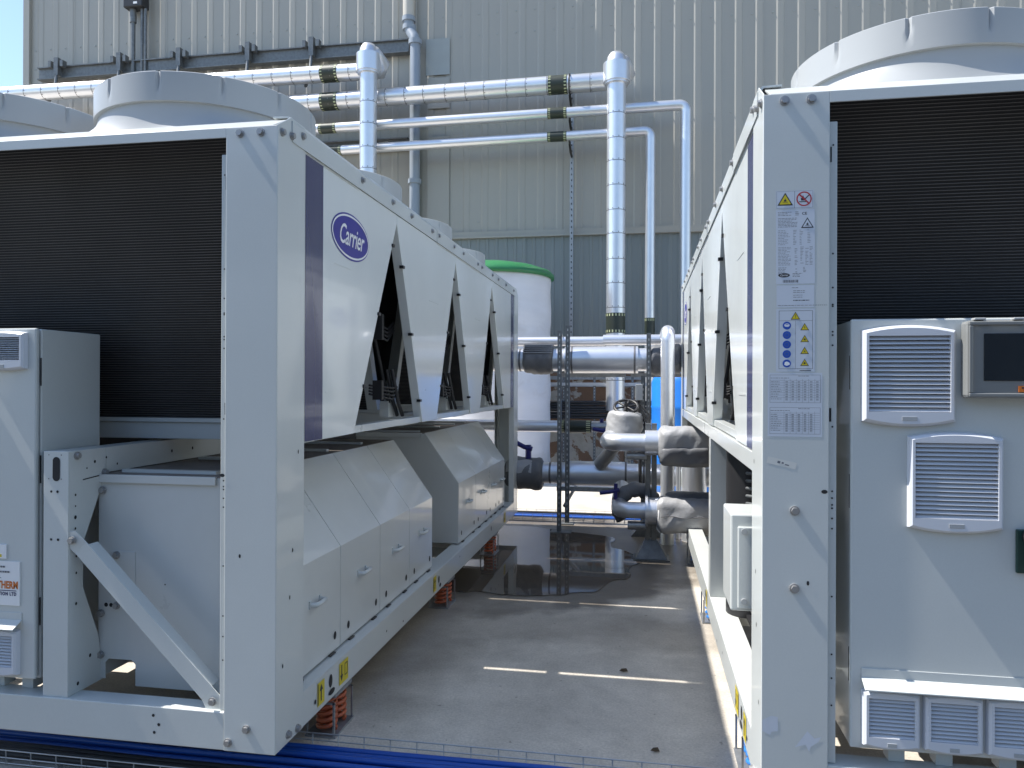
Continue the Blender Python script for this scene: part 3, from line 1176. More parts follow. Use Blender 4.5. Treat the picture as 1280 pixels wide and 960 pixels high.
# base rails
g = MB()
g.box(-HW + .187, HW - .187, .002, .085, 0, .128)
g.build('front_base_rail', PAINT, ch, bevel=.003)
g = MB()
g.box(-HW + .187, HW - .187, LEN - .085, LEN - .002, 0, .128)
g.build('rear_base_rail', PAINT, ch, bevel=.003)
for sx in (1, -1):
    g = MB()
    a, b = sorted((sx * (HW - .001), sx * (HW - .105)))
    c, d = sorted((sx * (HW - .001), sx * (HW - .006)))
    g.box(a, b, .21, LEN - .21, .124, .128)
    g.box(c, d, .21, LEN - .21, 0, .1235)
    g.box(a, b, .21, LEN - .21, 0, .004)
    c, d = sorted((sx * (HW - .006), sx * (HW - .03)))
    g.build('side_base_rail', PAINT, ch, bevel=.0015)
for y in (.9, 1.7, 2.4, 3.2, 4.0):
    g = MB()
    g.box(-1.02, 1.02, y - .04, y + .04, .01, .10)
    g.build('cross_member', PAINT, ch)

# rail holes and stickers
for sx in (1, -1):
    g = MB()
    fl = Flat(g, (sx * HW, 0, 0), (0, sx, 0), (0, 0, 1), (sx, 0, 0), .0012)
    for (y, z, ry, rz) in ((.45, .075, .016, .026), (.46, .03, .03, .012), (2.03, .07, .014, .022), (2.06, .03, .02, .012), (2.55, .09, .006, .006), (1.1, .06, .006, .006),
                           (1.35, .03, .006, .006), (3.6, .08, .012, .02), (.31, .05, .008, .009)):
        fl.disc(sx * y, z, ry, rz, 1, 0, 14)
    g.build('rail_holes', DARK, ch)
    for (y, kind) in ((.36, 0), (.58, 1), (1.94, 0), (4.2, 1)):
        g = MB()
        fl = Flat(g, (sx * HW, y, .065), (0, sx, 0), (0, 0, 1), (sx, 0, 0), .0012)
        w_ = .031 if kind == 0 else .046
        fl.rect(-w_, w_, -.044, .044, 1, 0)
        if kind == 0:
            fl.rect(-.004, .004, -.03, .012, 2, 1)
            fl.poly([(-.015, .010), (.015, .010), (0, .034)], 2, 1)
            fl.rect(-w_ + .004, -w_ + .008, -.040, .040, 2, 1)
        else:
            fl.rect(-.028, -.020, -.008, .034, 2, 1)
            fl.poly([(-.038, -.006), (-.010, -.006), (-.024, -.034)], 2, 1)
            fl.outline(.006, .036, -.02, .03, .004, 2, 1)
        g.build('lifting_sticker', [YELLOW, INK], ch)
# front base rail holes
g = MB()
fl = Flat(g, (0, .002, 0), (1, 0, 0), (0, 0, 1), (0, -1, 0), .0012)
for (x, z) in ((.674, .098), (.695, .068), (.678, .04), (-.68, .098), (-.66, .068), (-.68, .04)):
    fl.disc(x, z, .0055, .0055, 1, 0, 10)
g.build('rail_holes', DARK, ch)

# top rails (each side in splice lengths) and front rails
yj = [0.10, .73, 1.955, 3.165, 4.78]
for sx in (1, -1):
    for i in range(4):
        g = MB()
        a, b = yj[i] + .0015, yj[i + 1] - .0015
        pj = .003 if i in (0, 2) else 0.0
        pr = [(HW + .001 + pj, 2.083 - pj), (HW + .001 + pj, 2.150), (HW - .012, 2.170), (HW - .07, 2.172), (HW - .07, 2.166), (HW - .016, 2.164), (HW - .004, 2.148), (HW - .004, 2.083)]
        if sx < 0:
            pr = [(-p[0], p[1]) for p in pr][::-1]
        g.prism(pr, 'y', a, b)
        lo = sorted((sx * (HW - .004), sx * (HW - .03)))
        if i in (0, 2):
            g.box(lo[0], lo[1], a, b, 2.074, 2.0825)
        g.build('side_top_rail', PAINT, ch)
    for i, y in enumerate((.18, .76, 1.16, 1.46, 1.85, 1.99, 2.35, 2.6, 3.05, 3.2, 3.6, 3.85, 4.2, 4.6)):
        bolt(sx * (HW + .001), y, 2.125, '+x' if sx > 0 else '-x')
for sy in (0, 1):
    g = MB()
    Y = (lambda a: a) if sy == 0 else (lambda a: LEN - a)
    ys = sorted((Y(.0), Y(.006)))
    g.box(-HW + .187, HW - .187, ys[0], ys[1], 2.072, 2.105)
    pr = [(Y(0), 2.105), (Y(.11), 2.162), (Y(.11), 2.156), (Y(.006), 2.100)]
    g.prism(pr, 'x', -HW + .02, HW - .02)
    g.build('end_top_rail', PAINT, ch, bevel=.001)

# roof deck per module with thin joints
mod = [(.055 + 1.1975 * i - (.0 if i else .0), .055 + 1.1975 * (i + 1)) for i in range(4)]
mod = [(.113, 1.241), (1.259, 2.431), (2.449, 3.621), (3.639, 4.825)]
for (a, b) in mod:
    g = MB()
    g.box(-HW + .07, HW - .07, a, b, 2.150, 2.158)
    g.build('roof_deck', PAINT, ch)


# fan shrouds
def make_shroud():
    g = MB()
    seg = 288
    hs = [0, .02, .045, .07, .095, .120, .138, .139, .143, .17, .20, .225, .247, .25]
    v = []
    for h in hs:
        for k in range(seg):
            a = 2 * PI * k / seg
            mx = max(abs(math.cos(a)), abs(math.sin(a)))
            if h < .139:
                rs = min(.455 / mx, .545)
                t = max(0, 1 - h / .125) ** 1.7
                r = .428 * (1 - t) + rs * t
            else:
                r = .441
                if h > .18 and (k % 24) == 6:
                    r -= .009
                if h >= .25:
                    r -= .004
            v.append((r * math.cos(a), r * math.sin(a), h))
    n_ = len(hs)
    for (r, h) in ((.425, .25), (.418, .24), (.415, .1), (.43, .0)):
        for k in range(seg):
            a = 2 * PI * k / seg
            v.append((r * math.cos(a), r * math.sin(a), h))
    n_ += 4
    f = [(i * seg + k, i * seg + (k + 1) % seg, (i + 1) * seg + (k + 1) % seg, (i + 1) * seg + k) for i in range(n_ - 1) for k in range(seg)]
    g.add(v, f, 0, True)
    o = g.build('fan_shroud', SHROUD, ch)
    o.data.set_sharp_from_angle(angle=R(28)) if hasattr(o.data, 'set_sharp_from_angle') else None
    # fan inside: hub and blades
    g = MB()
    g.cyl((0, 0, .03), (0, 0, .12), .09, 20)
    for k in range(8):
        a0 = 2 * PI * k / 8
        pts = []
        for r, tw, ln in ((.085, .035, .28), (.25, .028, .24), (.405, .02, .20)):
            for sgn in (-1, 1):
                a = a0 + sgn * ln * (.5 if r < .2 else .8)
                pts.append((r * math.cos(a), r * math.sin(a), .08 + sgn * tw))
        g.add(pts, [(0, 2, 3, 1), (2, 4, 5, 3)])
    fan = g.build('fan', BLACK, o)
    return o


sh = make_shroud()
first = True
for i, (a, b) in enumerate(mod):
    for x in (.482, -.482):
        if first:
            o = sh
            first = False
        else:
            o = sh.copy()
            col.objects.link(o)
            o.parent = ch
            for c_ in sh.children:
                d_ = c_.copy()
                col.objects.link(d_)
                d_.parent = o
        o.location = (x, (a + b) / 2 - (.04 if i == 0 else 0), DZ)

# V coils
def coil(y_top, y_bot, x0, x1, facing):
    """slanted coil face from (y_top, 2.065) down to (y_bot, 1.095), facing -1 = -y"""
    T = Vector((0, y_top + facing * .012, 2.135))
    B = Vector((0, y_bot, 1.095))
    d = (B - T)
    L_ = d.length
    d.normalize()
    n_ = Vector((0, d.z, -d.y)) * (1 if facing < 0 else -1)
    if n_.y * facing < 0:
        n_ = -n_
    g = MB()
    def P(x, s_, o_):
        q = T + d * s_ + n_ * o_
        return (x, q.y, q.z)
    # core body
    v = [P(x, s_, o_) for s_ in (0, L_) for o_ in (-.035, 0) for x in (x0, x1)]
    g.add(v, [(0, 1, 3, 2), (4, 6, 7, 5), (0, 2, 6, 4), (1, 5, 7, 3), (2, 3, 7, 6), (0, 4, 5, 1)])
    o = g.build('coil', FIN, ch)
    g = MB()
    k = int(L_ / .0104)
    for i in range(k):
        s0 = (i + .5) * L_ / k
        h = .0012
        v = [P(x, s_, o_) for s_ in (s0 - h, s0 + h) for o_ in (.0005, .0045) for x in (x0 + .002, x1 - .002)]
        g.add(v, [(0, 1, 3, 2), (4, 6, 7, 5), (0, 2, 6, 4), (1, 5, 7, 3), (2, 3, 7, 6)])
    tag(g.build('coil_tubes', TUBE, o), kind='stuff')
    # end plates
    for xe in (x0, x1):
        s_ = 1 if xe == x1 else -1
        g = MB()
        e0, e1 = sorted((xe + s_ * .0, xe + s_ * (.06 if abs(xe) < .9 else .03)))
        v = [P(x, q, o_) for q in (-.01, L_ + .01) for o_ in (-.045, .012) for x in (e0, e1)]
        g.add(v, [(0, 1, 3, 2), (4, 6, 7, 5), (0, 2, 6, 4), (1, 5, 7, 3), (2, 3, 7, 6), (0, 4, 5, 1)])
        g.build('coil_end_plate', PAINT, o)
    return o


for i, (a, b) in enumerate(mod):
    c_ = (a + b) / 2 if 0 < i < 3 else (a + b) / 2
    xs = .925 if i == 0 else .80
    coil(a + .03, c_ - .145, -xs, xs, -1)
    xs = .925 if i == 3 else .80
    coil(b - .03, c_ + .145, -xs, xs, 1)
    g = MB()
    g.box(-1.0, 1.0, c_ - .15, c_ + .15, 1.008, 1.078)
    g.build('condensate_beam', PAINT, ch, bevel=.003)
    g = MB()
    g.box(-1.0, 1.0, c_ - .16, c_ - .148, 1.079, 1.096)
    g.build('beam_lip', PAINT, ch)
# dark sheets added to keep the inverted V gaps dark inside
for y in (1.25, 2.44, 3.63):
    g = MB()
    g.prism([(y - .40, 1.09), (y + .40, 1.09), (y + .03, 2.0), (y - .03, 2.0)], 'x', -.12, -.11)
    g.build('gap_shade_sheet', DARK, ch)

# side V panels
seq = [[(.215, 1.026), (.215, 2.083), (1.2485, 2.083), (1.2485, 2.04), (.695, 1.03)]]
for i in (1, 2):
    a = (1.2515, 2.4415)[i - 1]
    b = (2.4385, 3.6285)[i - 1]
    c_ = (a + b) / 2
    seq.append([(a, 2.083), (b, 2.083), (b, 2.04), (c_ + .145, 1.03), (c_ - .145, 1.03), (a, 2.04)])
seq.append([(3.6315, 2.04), (3.6315, 2.083), (LEN - .215, 2.083), (LEN - .215, 1.026), (LEN - .695, 1.03)])
for sx in (1, -1):
    for i, pl in enumerate(seq):
        g = MB()
        xa, xb = sorted((sx * (HW - .006), sx * (HW - .055)))
        g.prism(pl, 'x', xa, xb)
        o = g.build('side_panel', PANEL, ch, bevel=.003)
        # slanted edges carry black clips
        n_ = len(pl)
        g = MB()
        for k in range(n_):
            p, q = pl[k], pl[(k + 1) % n_]
            if abs(p[1] - q[1]) > .8 and abs(p[0] - q[0]) > .2:
                for t in (.12, .47, .80):
                    y = p[0] + (q[0] - p[0]) * t
                    z = p[1] + (q[1] - p[1]) * t
                    g.box(*sorted((sx * (HW - .02), sx * (HW + .002))), y - .014, y + .014, z - .007, z + .007)
        if g.v:
            g.build('panel_clips', BLACK, o)
        # pressed rib near the foot
        ym = .95 if False else None
        c_ = (.50, 1.85, 3.03, 4.38)[i]
        g = MB()
        g.box(*sorted((sx * (HW - .007), sx * (HW - .0045))), c_ - .10, c_ + .10, 1.205, 1.213)
        g.build('pressed_rib', PANEL, o)
        g = MB()
        g.box(*sorted((sx * (HW - .007), sx * (HW - .0045))), c_ - .02, c_ + .16, 1.72, 1.724)
        g.build('pressed_rib', PANEL, o)
# navy stripes
for sx in (1, -1):
    for (a, b, sl) in ((.222, .375, 1), (LEN - .375, LEN - .222, -1)):
        g = MB()
        fl = Flat(g, (sx * (HW - .006), 0, 0), (0, 1, 0), (0, 0, 1), (sx, 0, 0), .0012)
        pts = [(a, 1.03), (b, 1.03), (b, 2.081), (a, 2.081)]
        if sx < 0:
            pts = pts[::-1]
        fl.poly(pts, 1, 0)
        g.build('navy_stripe', NAVY, ch)
# oval logos
for sx, yc in ((1, .655), (-1, LEN - .655)):
    g = MB()
    fl = Flat(g, (sx * (HW - .006), yc, 1.855), (0, sx, 0), (0, 0, 1), (sx, 0, 0), .0012)
    fl.disc(0, 0, .205, .097, 1, 0, 48)
    fl.ring(0, 0, .199, .090, .008, 2, 1, 48)
    fl.text('Carrier', 0, -.002, .118, 2, 1, shear=.35, sx=.78, bold=.0012, space=.96)
    g.build('oval_logo', [LOGOB, WHITE], ch)

# trays, hoses and brackets low in each inverted V
for sx in (1, -1):
    for (ya, yb) in ((.70, 1.70), (1.99, 2.89), (3.18, 4.18)):
        g = MB()
        g.box(*sorted((sx * (HW - .015), sx * (HW - .06))), ya, yb, 1.03, 1.062)
        g.build('v_foot_rail', PAINT, ch, bevel=.002)
        yf = yb - .03
        g = MB()
        g.box(*sorted((sx * .93, sx * .98)), yf - .14, yf - .136, 1.063, 1.15)
        g.box(*sorted((sx * .976, sx * .98)), yf - .135, yf - .06, 1.063, 1.14)
        g.build('bracket_plate', PAINT, ch)
        for k in range(3):
            g = MB()
            x = sx * (.965 + .03 * k)
            g.tube([(x, yf - .04, 1.07), (x, yf - .10 - .01 * k, 1.15), (x - sx * .03, yf - .13, 1.32), (x - sx * .05, yf - .22, 1.55), (x - sx * .05, yf - .36, 1.92)][:5 if k == 0 else 3], .011, 8)
            g.build('hose', RUBBER, ch)
        g = MB()
        for k in range(4):
            g.tube([(sx * .92, yf - .30, 1.52 + .02 * k), (sx * 1.0, yf - .22, 1.47 + .02 * k), (sx * 1.0, yf - .12, 1.53 + .015 * k)], .006, 6)
            g.tube([(sx * .93, yf - .30, 1.19 + .015 * k), (sx * 1.02, yf - .2, 1.16 + .02 * k), (sx * 1.0, yf - .06, 1.18 + .015 * k)], .006, 6)
        g.box(*sorted((sx * .96, sx * 1.01)), yf - .33, yf - .30, 1.47, 1.60)
        g.box(*sorted((sx * .96, sx * 1.01)), yf - .33, yf - .30, 1.16, 1.26)
        g.build('cable_loom', RUBBER, ch)

# ---- casing boxes on the +x side
def casing(y0, y1, seams):
    t_ = .004
    xo, xi, zt, zc, zb, xl = 1.07, .823, .90, .555, .135, .32
    cuts = [y0] + seams + [y1]
    first_ = None
    for i in range(len(cuts) - 1):
        a, b = cuts[i] + (.002 if i else 0), cuts[i + 1] - .0025
        g = MB()
        g.prism([(xi, zt), (xo, zc), (xo, zb), (xo - t_, zb), (xo - t_, zc - .001), (xi - .002, zt - t_)], 'y', a, b)
        o = g.build('access_panel', CASING, ch, bevel=.0012)
        m_ = (a + b) / 2
        g = MB()
        g.box(xo, xo + .006, m_ - .055, m_ - .038, .375, .405)
        g.box(xo, xo + .006, m_ + .038, m_ + .055, .375, .405)
        g.tube([(xo + .004, m_ - .046, .39), (xo + .028, m_ - .040, .39), (xo + .030, m_, .39), (xo + .028, m_ + .040, .39), (xo + .004, m_ + .046, .39)], .0095, 10)
        g.build('handle', PAINT, o)
        g = MB()
        fl = Flat(g, (xo, 0, 0), (0, 1, 0), (0, 0, 1), (1, 0, 0), .0012)
        for yy in (a + .085, b - .055):
            fl.disc(yy, .195, .014, .017, 1, 0, 16)
        g.build('panel_holes', DARK, o)
        g = MB()
        for yy in (a + .1, b - .1):
            g.box(xo, xo + .012, yy - .02, yy + .03, .129, .134)
        g.build('panel_foot_gap', BLACK, o)
        # dark line where panels meet
    g = MB()
    g.box(xl, xi - .003, y0, y1, zt - t_, zt)
    g.build('casing_top', TOPRUST, ch)
    for k, q in enumerate(cuts[:-1]):
        g = MB()
        g.box(xl + .05, xi - .06, q + .06, q + .09, zt + .0005, zt + .012)
        g.build('top_stiffener', PAINT, ch)
    # front plate with cut out at the foot
    g = MB()
    if y0 < 1:
        pl = [(xl, zb), (xl + .03, zb), (xl + .03, zb + .06), (xl + .045, zb + .075), (xl + .14, zb + .075), (xl + .155, zb + .06), (xl + .155, zb - .02), (xo - .005, zb - .02),
              (xo - .005, zc), (xi - .004, zt - .005), (xl, zt - .005)]
    else:
        pl = [(xl, zb), (xo - .005, zb), (xo - .005, zc), (xi - .004, zt - .005), (xl, zt - .005)]
    g.prism(pl, 'y', y0 + .0, y0 + .004)
    g.box(xl, xi - .02, y0 - .012, y0 - .0005, zt - .03, zt)
    o = g.build('end_plate', CASING, ch, bevel=.0012)
    g = MB()
    g.box(xl, xl + .004, y0 + .005, y1, zb, zt - .005)
    g.build('inner_side_plate', CASING, ch)
    g = MB()
    g.prism([(xl, zb), (xo - .005, zb), (xo - .005, zc), (xi - .004, zt - .005), (xl, zt - .005)], 'y', y1 - .004, y1)
    g.build('end_plate', CASING, ch)
    return o


ep = casing(.175, 2.075, [.675, 1.16, 1.625])
casing(2.735, 4.475, [3.275, 3.735, 4.125])
# raised cover and fittings on the front plate of the first casing
g = MB()
g.box(.375, .475, .171, .1745, .395, .615)
g.build('small_cover', CASING, ep, bevel=.002)
g = MB()
g.box(.345, .420, .1705, .1745, .400, .425)
g.build('small_cover', CASING, ep, bevel=.001)
for (x, z) in ((.40, .60), (.40, .412), (.335, .38), (.335, .225), (.34, .84)):
    bolt(x, .171, z)
g = MB()
fl = Flat(g, (0, .1705, 0), (1, 0, 0), (0, 0, 1), (0, -1, 0), .0012)
fl.disc(.357, .413, .008, .008, 1, 0, 12)
fl.disc(.378, .413, .008, .008, 1, 0, 12)
fl.disc(.60, .50, .003, .003, 1, 0, 8)
g.build('cover_holes', DARK, ep)
# equipment seen under and beside the casings
g = MB()
g.cyl((.1, 1.0, .42), (.1, 3.8, .42), .19, 24)
g.build('evaporator_vessel', RUBBER, ch)
for y in (.75, 1.35, 2.0, 2.9, 3.6):
    g = MB()
    g.cyl((-.52, y, .14), (-.52, y, .62), .12, 18)
    g.lathe([(.12, .62), (.10, .68), (.05, .71), (.001, .72)], (-.52, y, 0), 18)
    g.build('compressor', BLACK, ch)
for y in (.95, 1.55, 3.2):
    g = MB()
    g.tube([(-.92, y, .14), (-.92, y, .55), (-.86, y + .1, .66), (-.6, y + .15, .70), (-.52, y + .05, .66)], .022, 10)
    g.build('refrigerant_pipe', COPPER, ch)
g = MB()
for k in range(5):
    g.tube([(-.95, .6 + .05 * k, .20 + .03 * k), (-.98, 1.2, .30 - .02 * k), (-.93, 1.7, .22 + .02 * k), (-.97, 2.6, .2 + .01 * k)], .013, 8)
g.tube([(-.99, .58, .22), (-.99, .62, .28), (-.90, .66, .30)], .03, 10)
g.tube([(-.99, .72, .20), (-.9, .75, .20)], .03, 10)
g.build('cable_loom', RUBBER, ch)
g = MB()
g.box(-.99, -.85, .45, .60, .15, .20)
g.box(-.99, -.80, .70, .78, .16, .21)
g.box(-.985, -.96, .4, 1.9, .13, .15)
g.build('black_bracket', BLACK, ch)
g = MB()
g.box(-.34, -.33, .4, 4.5, .13, .98)
g.build('rear_divider', DARK, ch)

for (x, y, r_, z0, z1) in ((-.955, 1.50, .115, .13, .93), (-.78, 1.25, .13, .13, .95), (-.90, 2.35, .12, .13, .80)):  # black cylinders added so the open side bay looks dark
    g = MB()
    g.cyl((x, y, z0), (x, y, z1), r_, 20)
    g.lathe([(r_, z1), (r_ * .8, z1 + .03), (.001, z1 + .04)], (x, y, 0), 20)
    g.build('bay_shade_cylinder', BLACK, ch)
g = MB()
g.box(-.97, -.60, .36, .50, .40, 1.0)  # black block added so the gap beside the cabinet stays dark
g.build('gap_shade_block', BLACK, ch, bevel=.02)
for k in range(6):
    g = MB()
    g.tube([(-1.0, 1.28, .66 + .035 * k), (-.95, 1.15, .67 + .035 * k), (-.70, 1.05, .66 + .035 * k)], .008, 8)
    g.build('capillary_tube', GALVD, ch)
# -x side: mid rail and mid posts
g = MB()
g.box(-HW + .002, -HW + .05, .215, LEN - .215, .962, 1.024)
g.build('mid_rail', PAINT, ch, bevel=.002)
for y in (1.745,):
    g = MB()
    g.box(-HW + .002, -HW + .09, y, y + .004, .13, .96)
    g.box(-HW + .002, -HW + .006, y + .004, y + .10, .13, .96)
    g.build('mid_post', PAINT, ch)
    g = MB()
    g.box(-HW + .095, -HW + .14, y + .3, y + .33, .13, .96)
    g.build('inner_post', GALVD, ch)

# ---- front bracket post, beam and diagonal brace
g = MB()
g.box(.23, .33, .012, .016, .128, .998)
g.prism([(.0165, .128), (.19, .128), (.165, .30), (.085, .50), (.085, .66), (.20, .90), (.20, .998), (.0165, .998)], 'x', .326, .330)
g.box(.23, .234, .0165, .10, .128, .998)
g.build('bracket_post', PAINT, ch, bevel=.0015)
g = MB()
g.box(.326, .330, .2005, 4.7, .904, .998)
g.box(.245, .3255, .0165, 4.7, .994, .998)
g.build('equipment_beam', PAINT, ch)
g = MB()
fl = Flat(g, (.282, .012, 0), (1, 0, 0), (0, 0, 1), (0, -1, 0), .0012)
pts = [(.015 * math.cos(a), .935 + .028 * (1 if math.sin(a) > 0 else -1) + .015 * math.sin(a)) for a in [k * 2 * PI / 24 + .01 for k in range(24)]]
fl.poly(pts, 1, 0)
for (x, z, r_) in ((-.02, .855, .0045), (.005, .855, .005), (-.02, .685, .0045), (.008, .685, .005), (-.03, .985, .002), (.02, .985, .002), (-.03, .9, .002), (.02, .9, .002)):
    fl.disc(x, z, r_, r_, 1, 0, 10)
fl = Flat(g, (.330, 0, 0), (0, 1, 0), (0, 0, 1), (1, 0, 0), .0012)
for (y, z, r_) in ((.045, .84, .004), (.045, .80, .003), (.045, .76, .006), (.045, .72, .004), (.05, .62, .004), (.05, .56, .004), (.05, .45, .005), (.06, .16, .006), (.14, .95, .005),
                   (.1, .93, .003), (.12, .24, .006), (.2, .96, .004), (.26, .93, .004), (.6, .95, .006), (.75, .95, .006)):
    fl.disc(y, z, r_, r_ * 1.2, 1, 0, 10)
fl.poly([(.08, .888), (.17, .894), (.17, .898), (.08, .892)], 1, 0)
g.build('bracket_holes', DARK, ch)
for (y, z) in ((.05, .98), (.19, .905), (.05, .66)):
    bolt(.331, y, z, '+x')
# diagonal brace: a channel with flattened ends
A = Vector((.345, .02, .685))
B = Vector((.895, .02, .150))
d = (B - A)
L_ = d.length
d.normalize()
nn = Vector((-d.z, 0, d.x)) * -1
if nn.z < 0:
    nn = -nn
g = MB()
def BP(s_, o_, y):
    q = A + d * s_ + nn * o_
    return (q.x, q.y + y, q.z)
def slab(s0, s1, o0, o1, y0, y1):
    v = [BP(s_, o_, y) for s_ in (s0, s1) for o_ in (o0, o1) for y in (y0, y1)]
    g.add(v, [(0, 1, 3, 2), (4, 6, 7, 5), (0, 4, 5, 1), (2, 3, 7, 6), (0, 2, 6, 4), (1, 5, 7, 3)])
slab(.04, L_ - .04, -.030, -.026, 0.004, .05)
slab(.04, L_ - .04, -.030, .030, 0, .004)
slab(.05, L_ - .05, .026, .030, .004, .05)
v = [BP(.04, -.030, 0), BP(.04, .030, 0), BP(-.015, .030, -.004), BP(-.04, .0, -.004), BP(-.015, -.035, -.004)]
g.add(v + [(p[0], p[1] + .004, p[2]) for p in v], [(0, 1, 2, 3, 4), (9, 8, 7, 6, 5), (0, 5, 6, 1), (1, 6, 7, 2), (2, 7, 8, 3), (3, 8, 9, 4), (4, 9, 5, 0)])
v = [BP(L_ - .04, .030, 0), BP(L_ - .04, -.030, 0), BP(L_ + .0, -.045, .0), BP(L_ + .035, -.01, .0), BP(L_ + .01, .03, 0)]
g.add(v + [(p[0], p[1] + .004, p[2]) for p in v], [(0, 1, 2, 3, 4), (9, 8, 7, 6, 5), (0, 5, 6, 1), (1, 6, 7, 2), (2, 7, 8, 3), (3, 8, 9, 4), (4, 9, 5, 0)])
g.build('diagonal_brace', PAINT, ch, bevel=.001)
bolt(.345, .013, .685)
bolt(.89, .012, .158)
# fitting under the coil beam
g = MB()
g.box(.72, .78, .40, .47, .93, .985)
g.cyl((.68, .42, .965), (.74, .42, .965), .022, 12)
g.build('sensor_block', BLACK, ch)

# front post bolts, slots
for sx in (1, -1):
    for (x, z) in ((.99, 2.083), (1.065, 2.083), (.955, .030), (1.022, .080)):
        if sx == 1 and x == .99:
            continue
        bolt(sx * x, 0, z)
    for (y, z) in ((.03, 2.09), (.10, 2.10), (.09, .03), (.16, .02)):
        bolt(sx * HW, y, z, '+x' if sx > 0 else '-x')
    g = MB()
    fl = Flat(g, (0, 0, 0), (1, 0, 0), (0, 0, 1), (0, -1, 0), .0012)
    fl.disc(sx * .995, .66, .004, .007, 1, 0, 8)
    fl.disc(sx * .93 + (0 if sx > 0 else -.02), .93, .009, .006, 1, 0, 10)
    fl = Flat(g, (sx * HW, 0, 0), (0, sx, 0), (0, 0, 1), (sx, 0, 0), .0012)
    for (y, z) in ((.12, .66), (.10, .50), (.16, 1.0), (.05, .28)):
        fl.disc(sx * y, z, .004, .008, 1, 0, 8)
    g.build('post_holes', DARK, ch)
    g = MB()
    fl = Flat(g, (0, .016, 0), (1, 0, 0), (0, 0, 1), (0, -1, 0), .0012)
    for z in (1.95, 1.63, 1.53, 1.48, 1.475, 1.40, 1.39, 1.36, 1.12, .93, .91, .89, .88, .85, .82, .62, .45, .38, .30):
        fl.disc(sx * -.925, z, .0028, .0028, 1, 0, 8)
    fl.rect(sx * -.931 - .002, sx * -.931 + .002, 1.90, 1.945, 1, 0)
    fl.rect(sx * -.931 - .003, sx * -.931 + .003, 1.135, 1.175, 1, 0)
    g.build('flange_holes', DARK, ch)


# ---- control cabinet
CX0, CX1, CY, CZ0, CZ1 = -.874, .200, .012, .178, 1.436
cab = bpy.data.objects.new('control_cabinet', None)
g = MB()
g.box(CX0 + .004, CX1 - .002, CY + .024, CY + .32, CZ0, CZ1 - .002)
cab = g.build('control_cabinet', PAINT, ch, bevel=.004)
g = MB()
g.box(CX0, CX1 - .004, CY, CY + .018, CZ0 + .004, CZ1)
g.build('cabinet_door', PAINT, cab, bevel=.005)
for x in (CX0 + .12, CX0 + .25, CX0 + .42, CX0 + .52, CX1 - .22, CX1 - .10):
    g = MB()
    g.box(x, x + .045, CY + .05, CY + .10, .129, CZ0 - .001)
    g.build('cabinet_foot', PAINT, cab)
g = MB()
for z in (.42, .93, 1.28):
    g.box(CX1 - .0025, CX1 - .0005, CY + .0185, CY + .0235, z - .05, z + .05)
    g.box(CX0 + .0005, CX0 + .0035, CY + .0185, CY + .0235, z - .05, z + .05)
g.build('hinge_gap', DARK, cab)


def vent(cx, cz, w_, h, n_, label=None):
    """louvred vent with bowed frame"""
    g = MB()
    bow = h * .055
    N = 12
    def outline(k, inset):
        ww, hh = w_ / 2 - inset, h / 2 - inset
        top = [(-ww + 2 * ww * i / N, hh + bow * (1 - ((i / N) * 2 - 1) ** 2)) for i in range(N + 1)]
        bot = [(ww - 2 * ww * i / N, -hh - bow * (1 - ((i / N) * 2 - 1) ** 2)) for i in range(N + 1)]
        return top + bot
    y0, y1, y2 = CY - .0005, CY - .017, CY - .023
    a = [(cx + x, y0, cz + z) for x, z in outline(0, 0)]
    b = [(cx + x, y1, cz + z) for x, z in outline(0, .003)]
    c_ = [(cx + x, y2, cz + z) for x, z in outline(0, .009)]
    iw, ih = w_ / 2 - .016, h / 2 - .023
    N2 = len(a)
    def innr(y):
        top = [(-iw + 2 * iw * i / N, ih) for i in range(N + 1)]
        bot = [(iw - 2 * iw * i / N, -ih) for i in range(N + 1)]
        return [(cx + x, y, cz + z + .006) for x, z in top + bot]
    e = innr(y2)
    f_ = innr(CY - .004)
    v = a + b + c_ + e + f_
    fs = []
    for r_ in range(4):
        for i in range(N2):
            fs.append((r_ * N2 + i, r_ * N2 + (i + 1) % N2, (r_ + 1) * N2 + (i + 1) % N2, (r_ + 1) * N2 + i))
    g.add(v, fs, 0)
    o = g.build('louvre_vent', VENTP, cab)
    g = MB()
    g.add([f_[0], f_[N], f_[N + 1], f_[-1]], [(0, 1, 2, 3)], 1)
    st_ = 2 * ih / n_
    for i in range(n_):
        z = cz + .006 + ih - (i + .5) * st_
        # slanted blade
        v = [(cx - iw, CY - .020, z - st_ * .36), (cx + iw, CY - .020, z - st_ * .36), (cx + iw, CY - .006, z + st_ * .48), (cx - iw, CY - .006, z + st_ * .48),
             (cx - iw, CY - .020, z - st_ * .44), (cx + iw, CY - .020, z - st_ * .44), (cx + iw, CY - .006, z + st_ * .40), (cx - iw, CY - .006, z + st_ * .40)]
        g.add(v, [(0, 1, 2, 3), (7, 6, 5, 4), (0, 4, 5, 1)], 0)
    tag(g.build('louvre_blades', [VENTP, DARK], o), kind='stuff')
    g = MB()
    g.box(cx - w_ * .08, cx + w_ * .08, CY - .0245, CY - .0225, cz - h / 2 + .004, cz - h / 2 + .015)
    g.build('vent_badge', SHROUD, o)
    return o


vent(-.722, 1.27, .250, .265, 17)
vent(-.597, .965, .250, .262, 17)
vent(CX1 - .128, 1.355, .185, .130, 11)
for i in range(6):
    vent(-.766 + i * .1655, .277, .156, .158, 10)
# rain hood
g = MB()
g.box(CX0 + .03, CX1 - .055, CY - .003, CY - .0005, .372, .418)
g.prism([(CY - .003, .392), (CY - .003, .388), (CY - .042, .366), (CY - .042, .370)], 'x', CX0 + .03, CX1 - .055)
g.build('rain_hood', PAINT, cab, bevel=.0008)

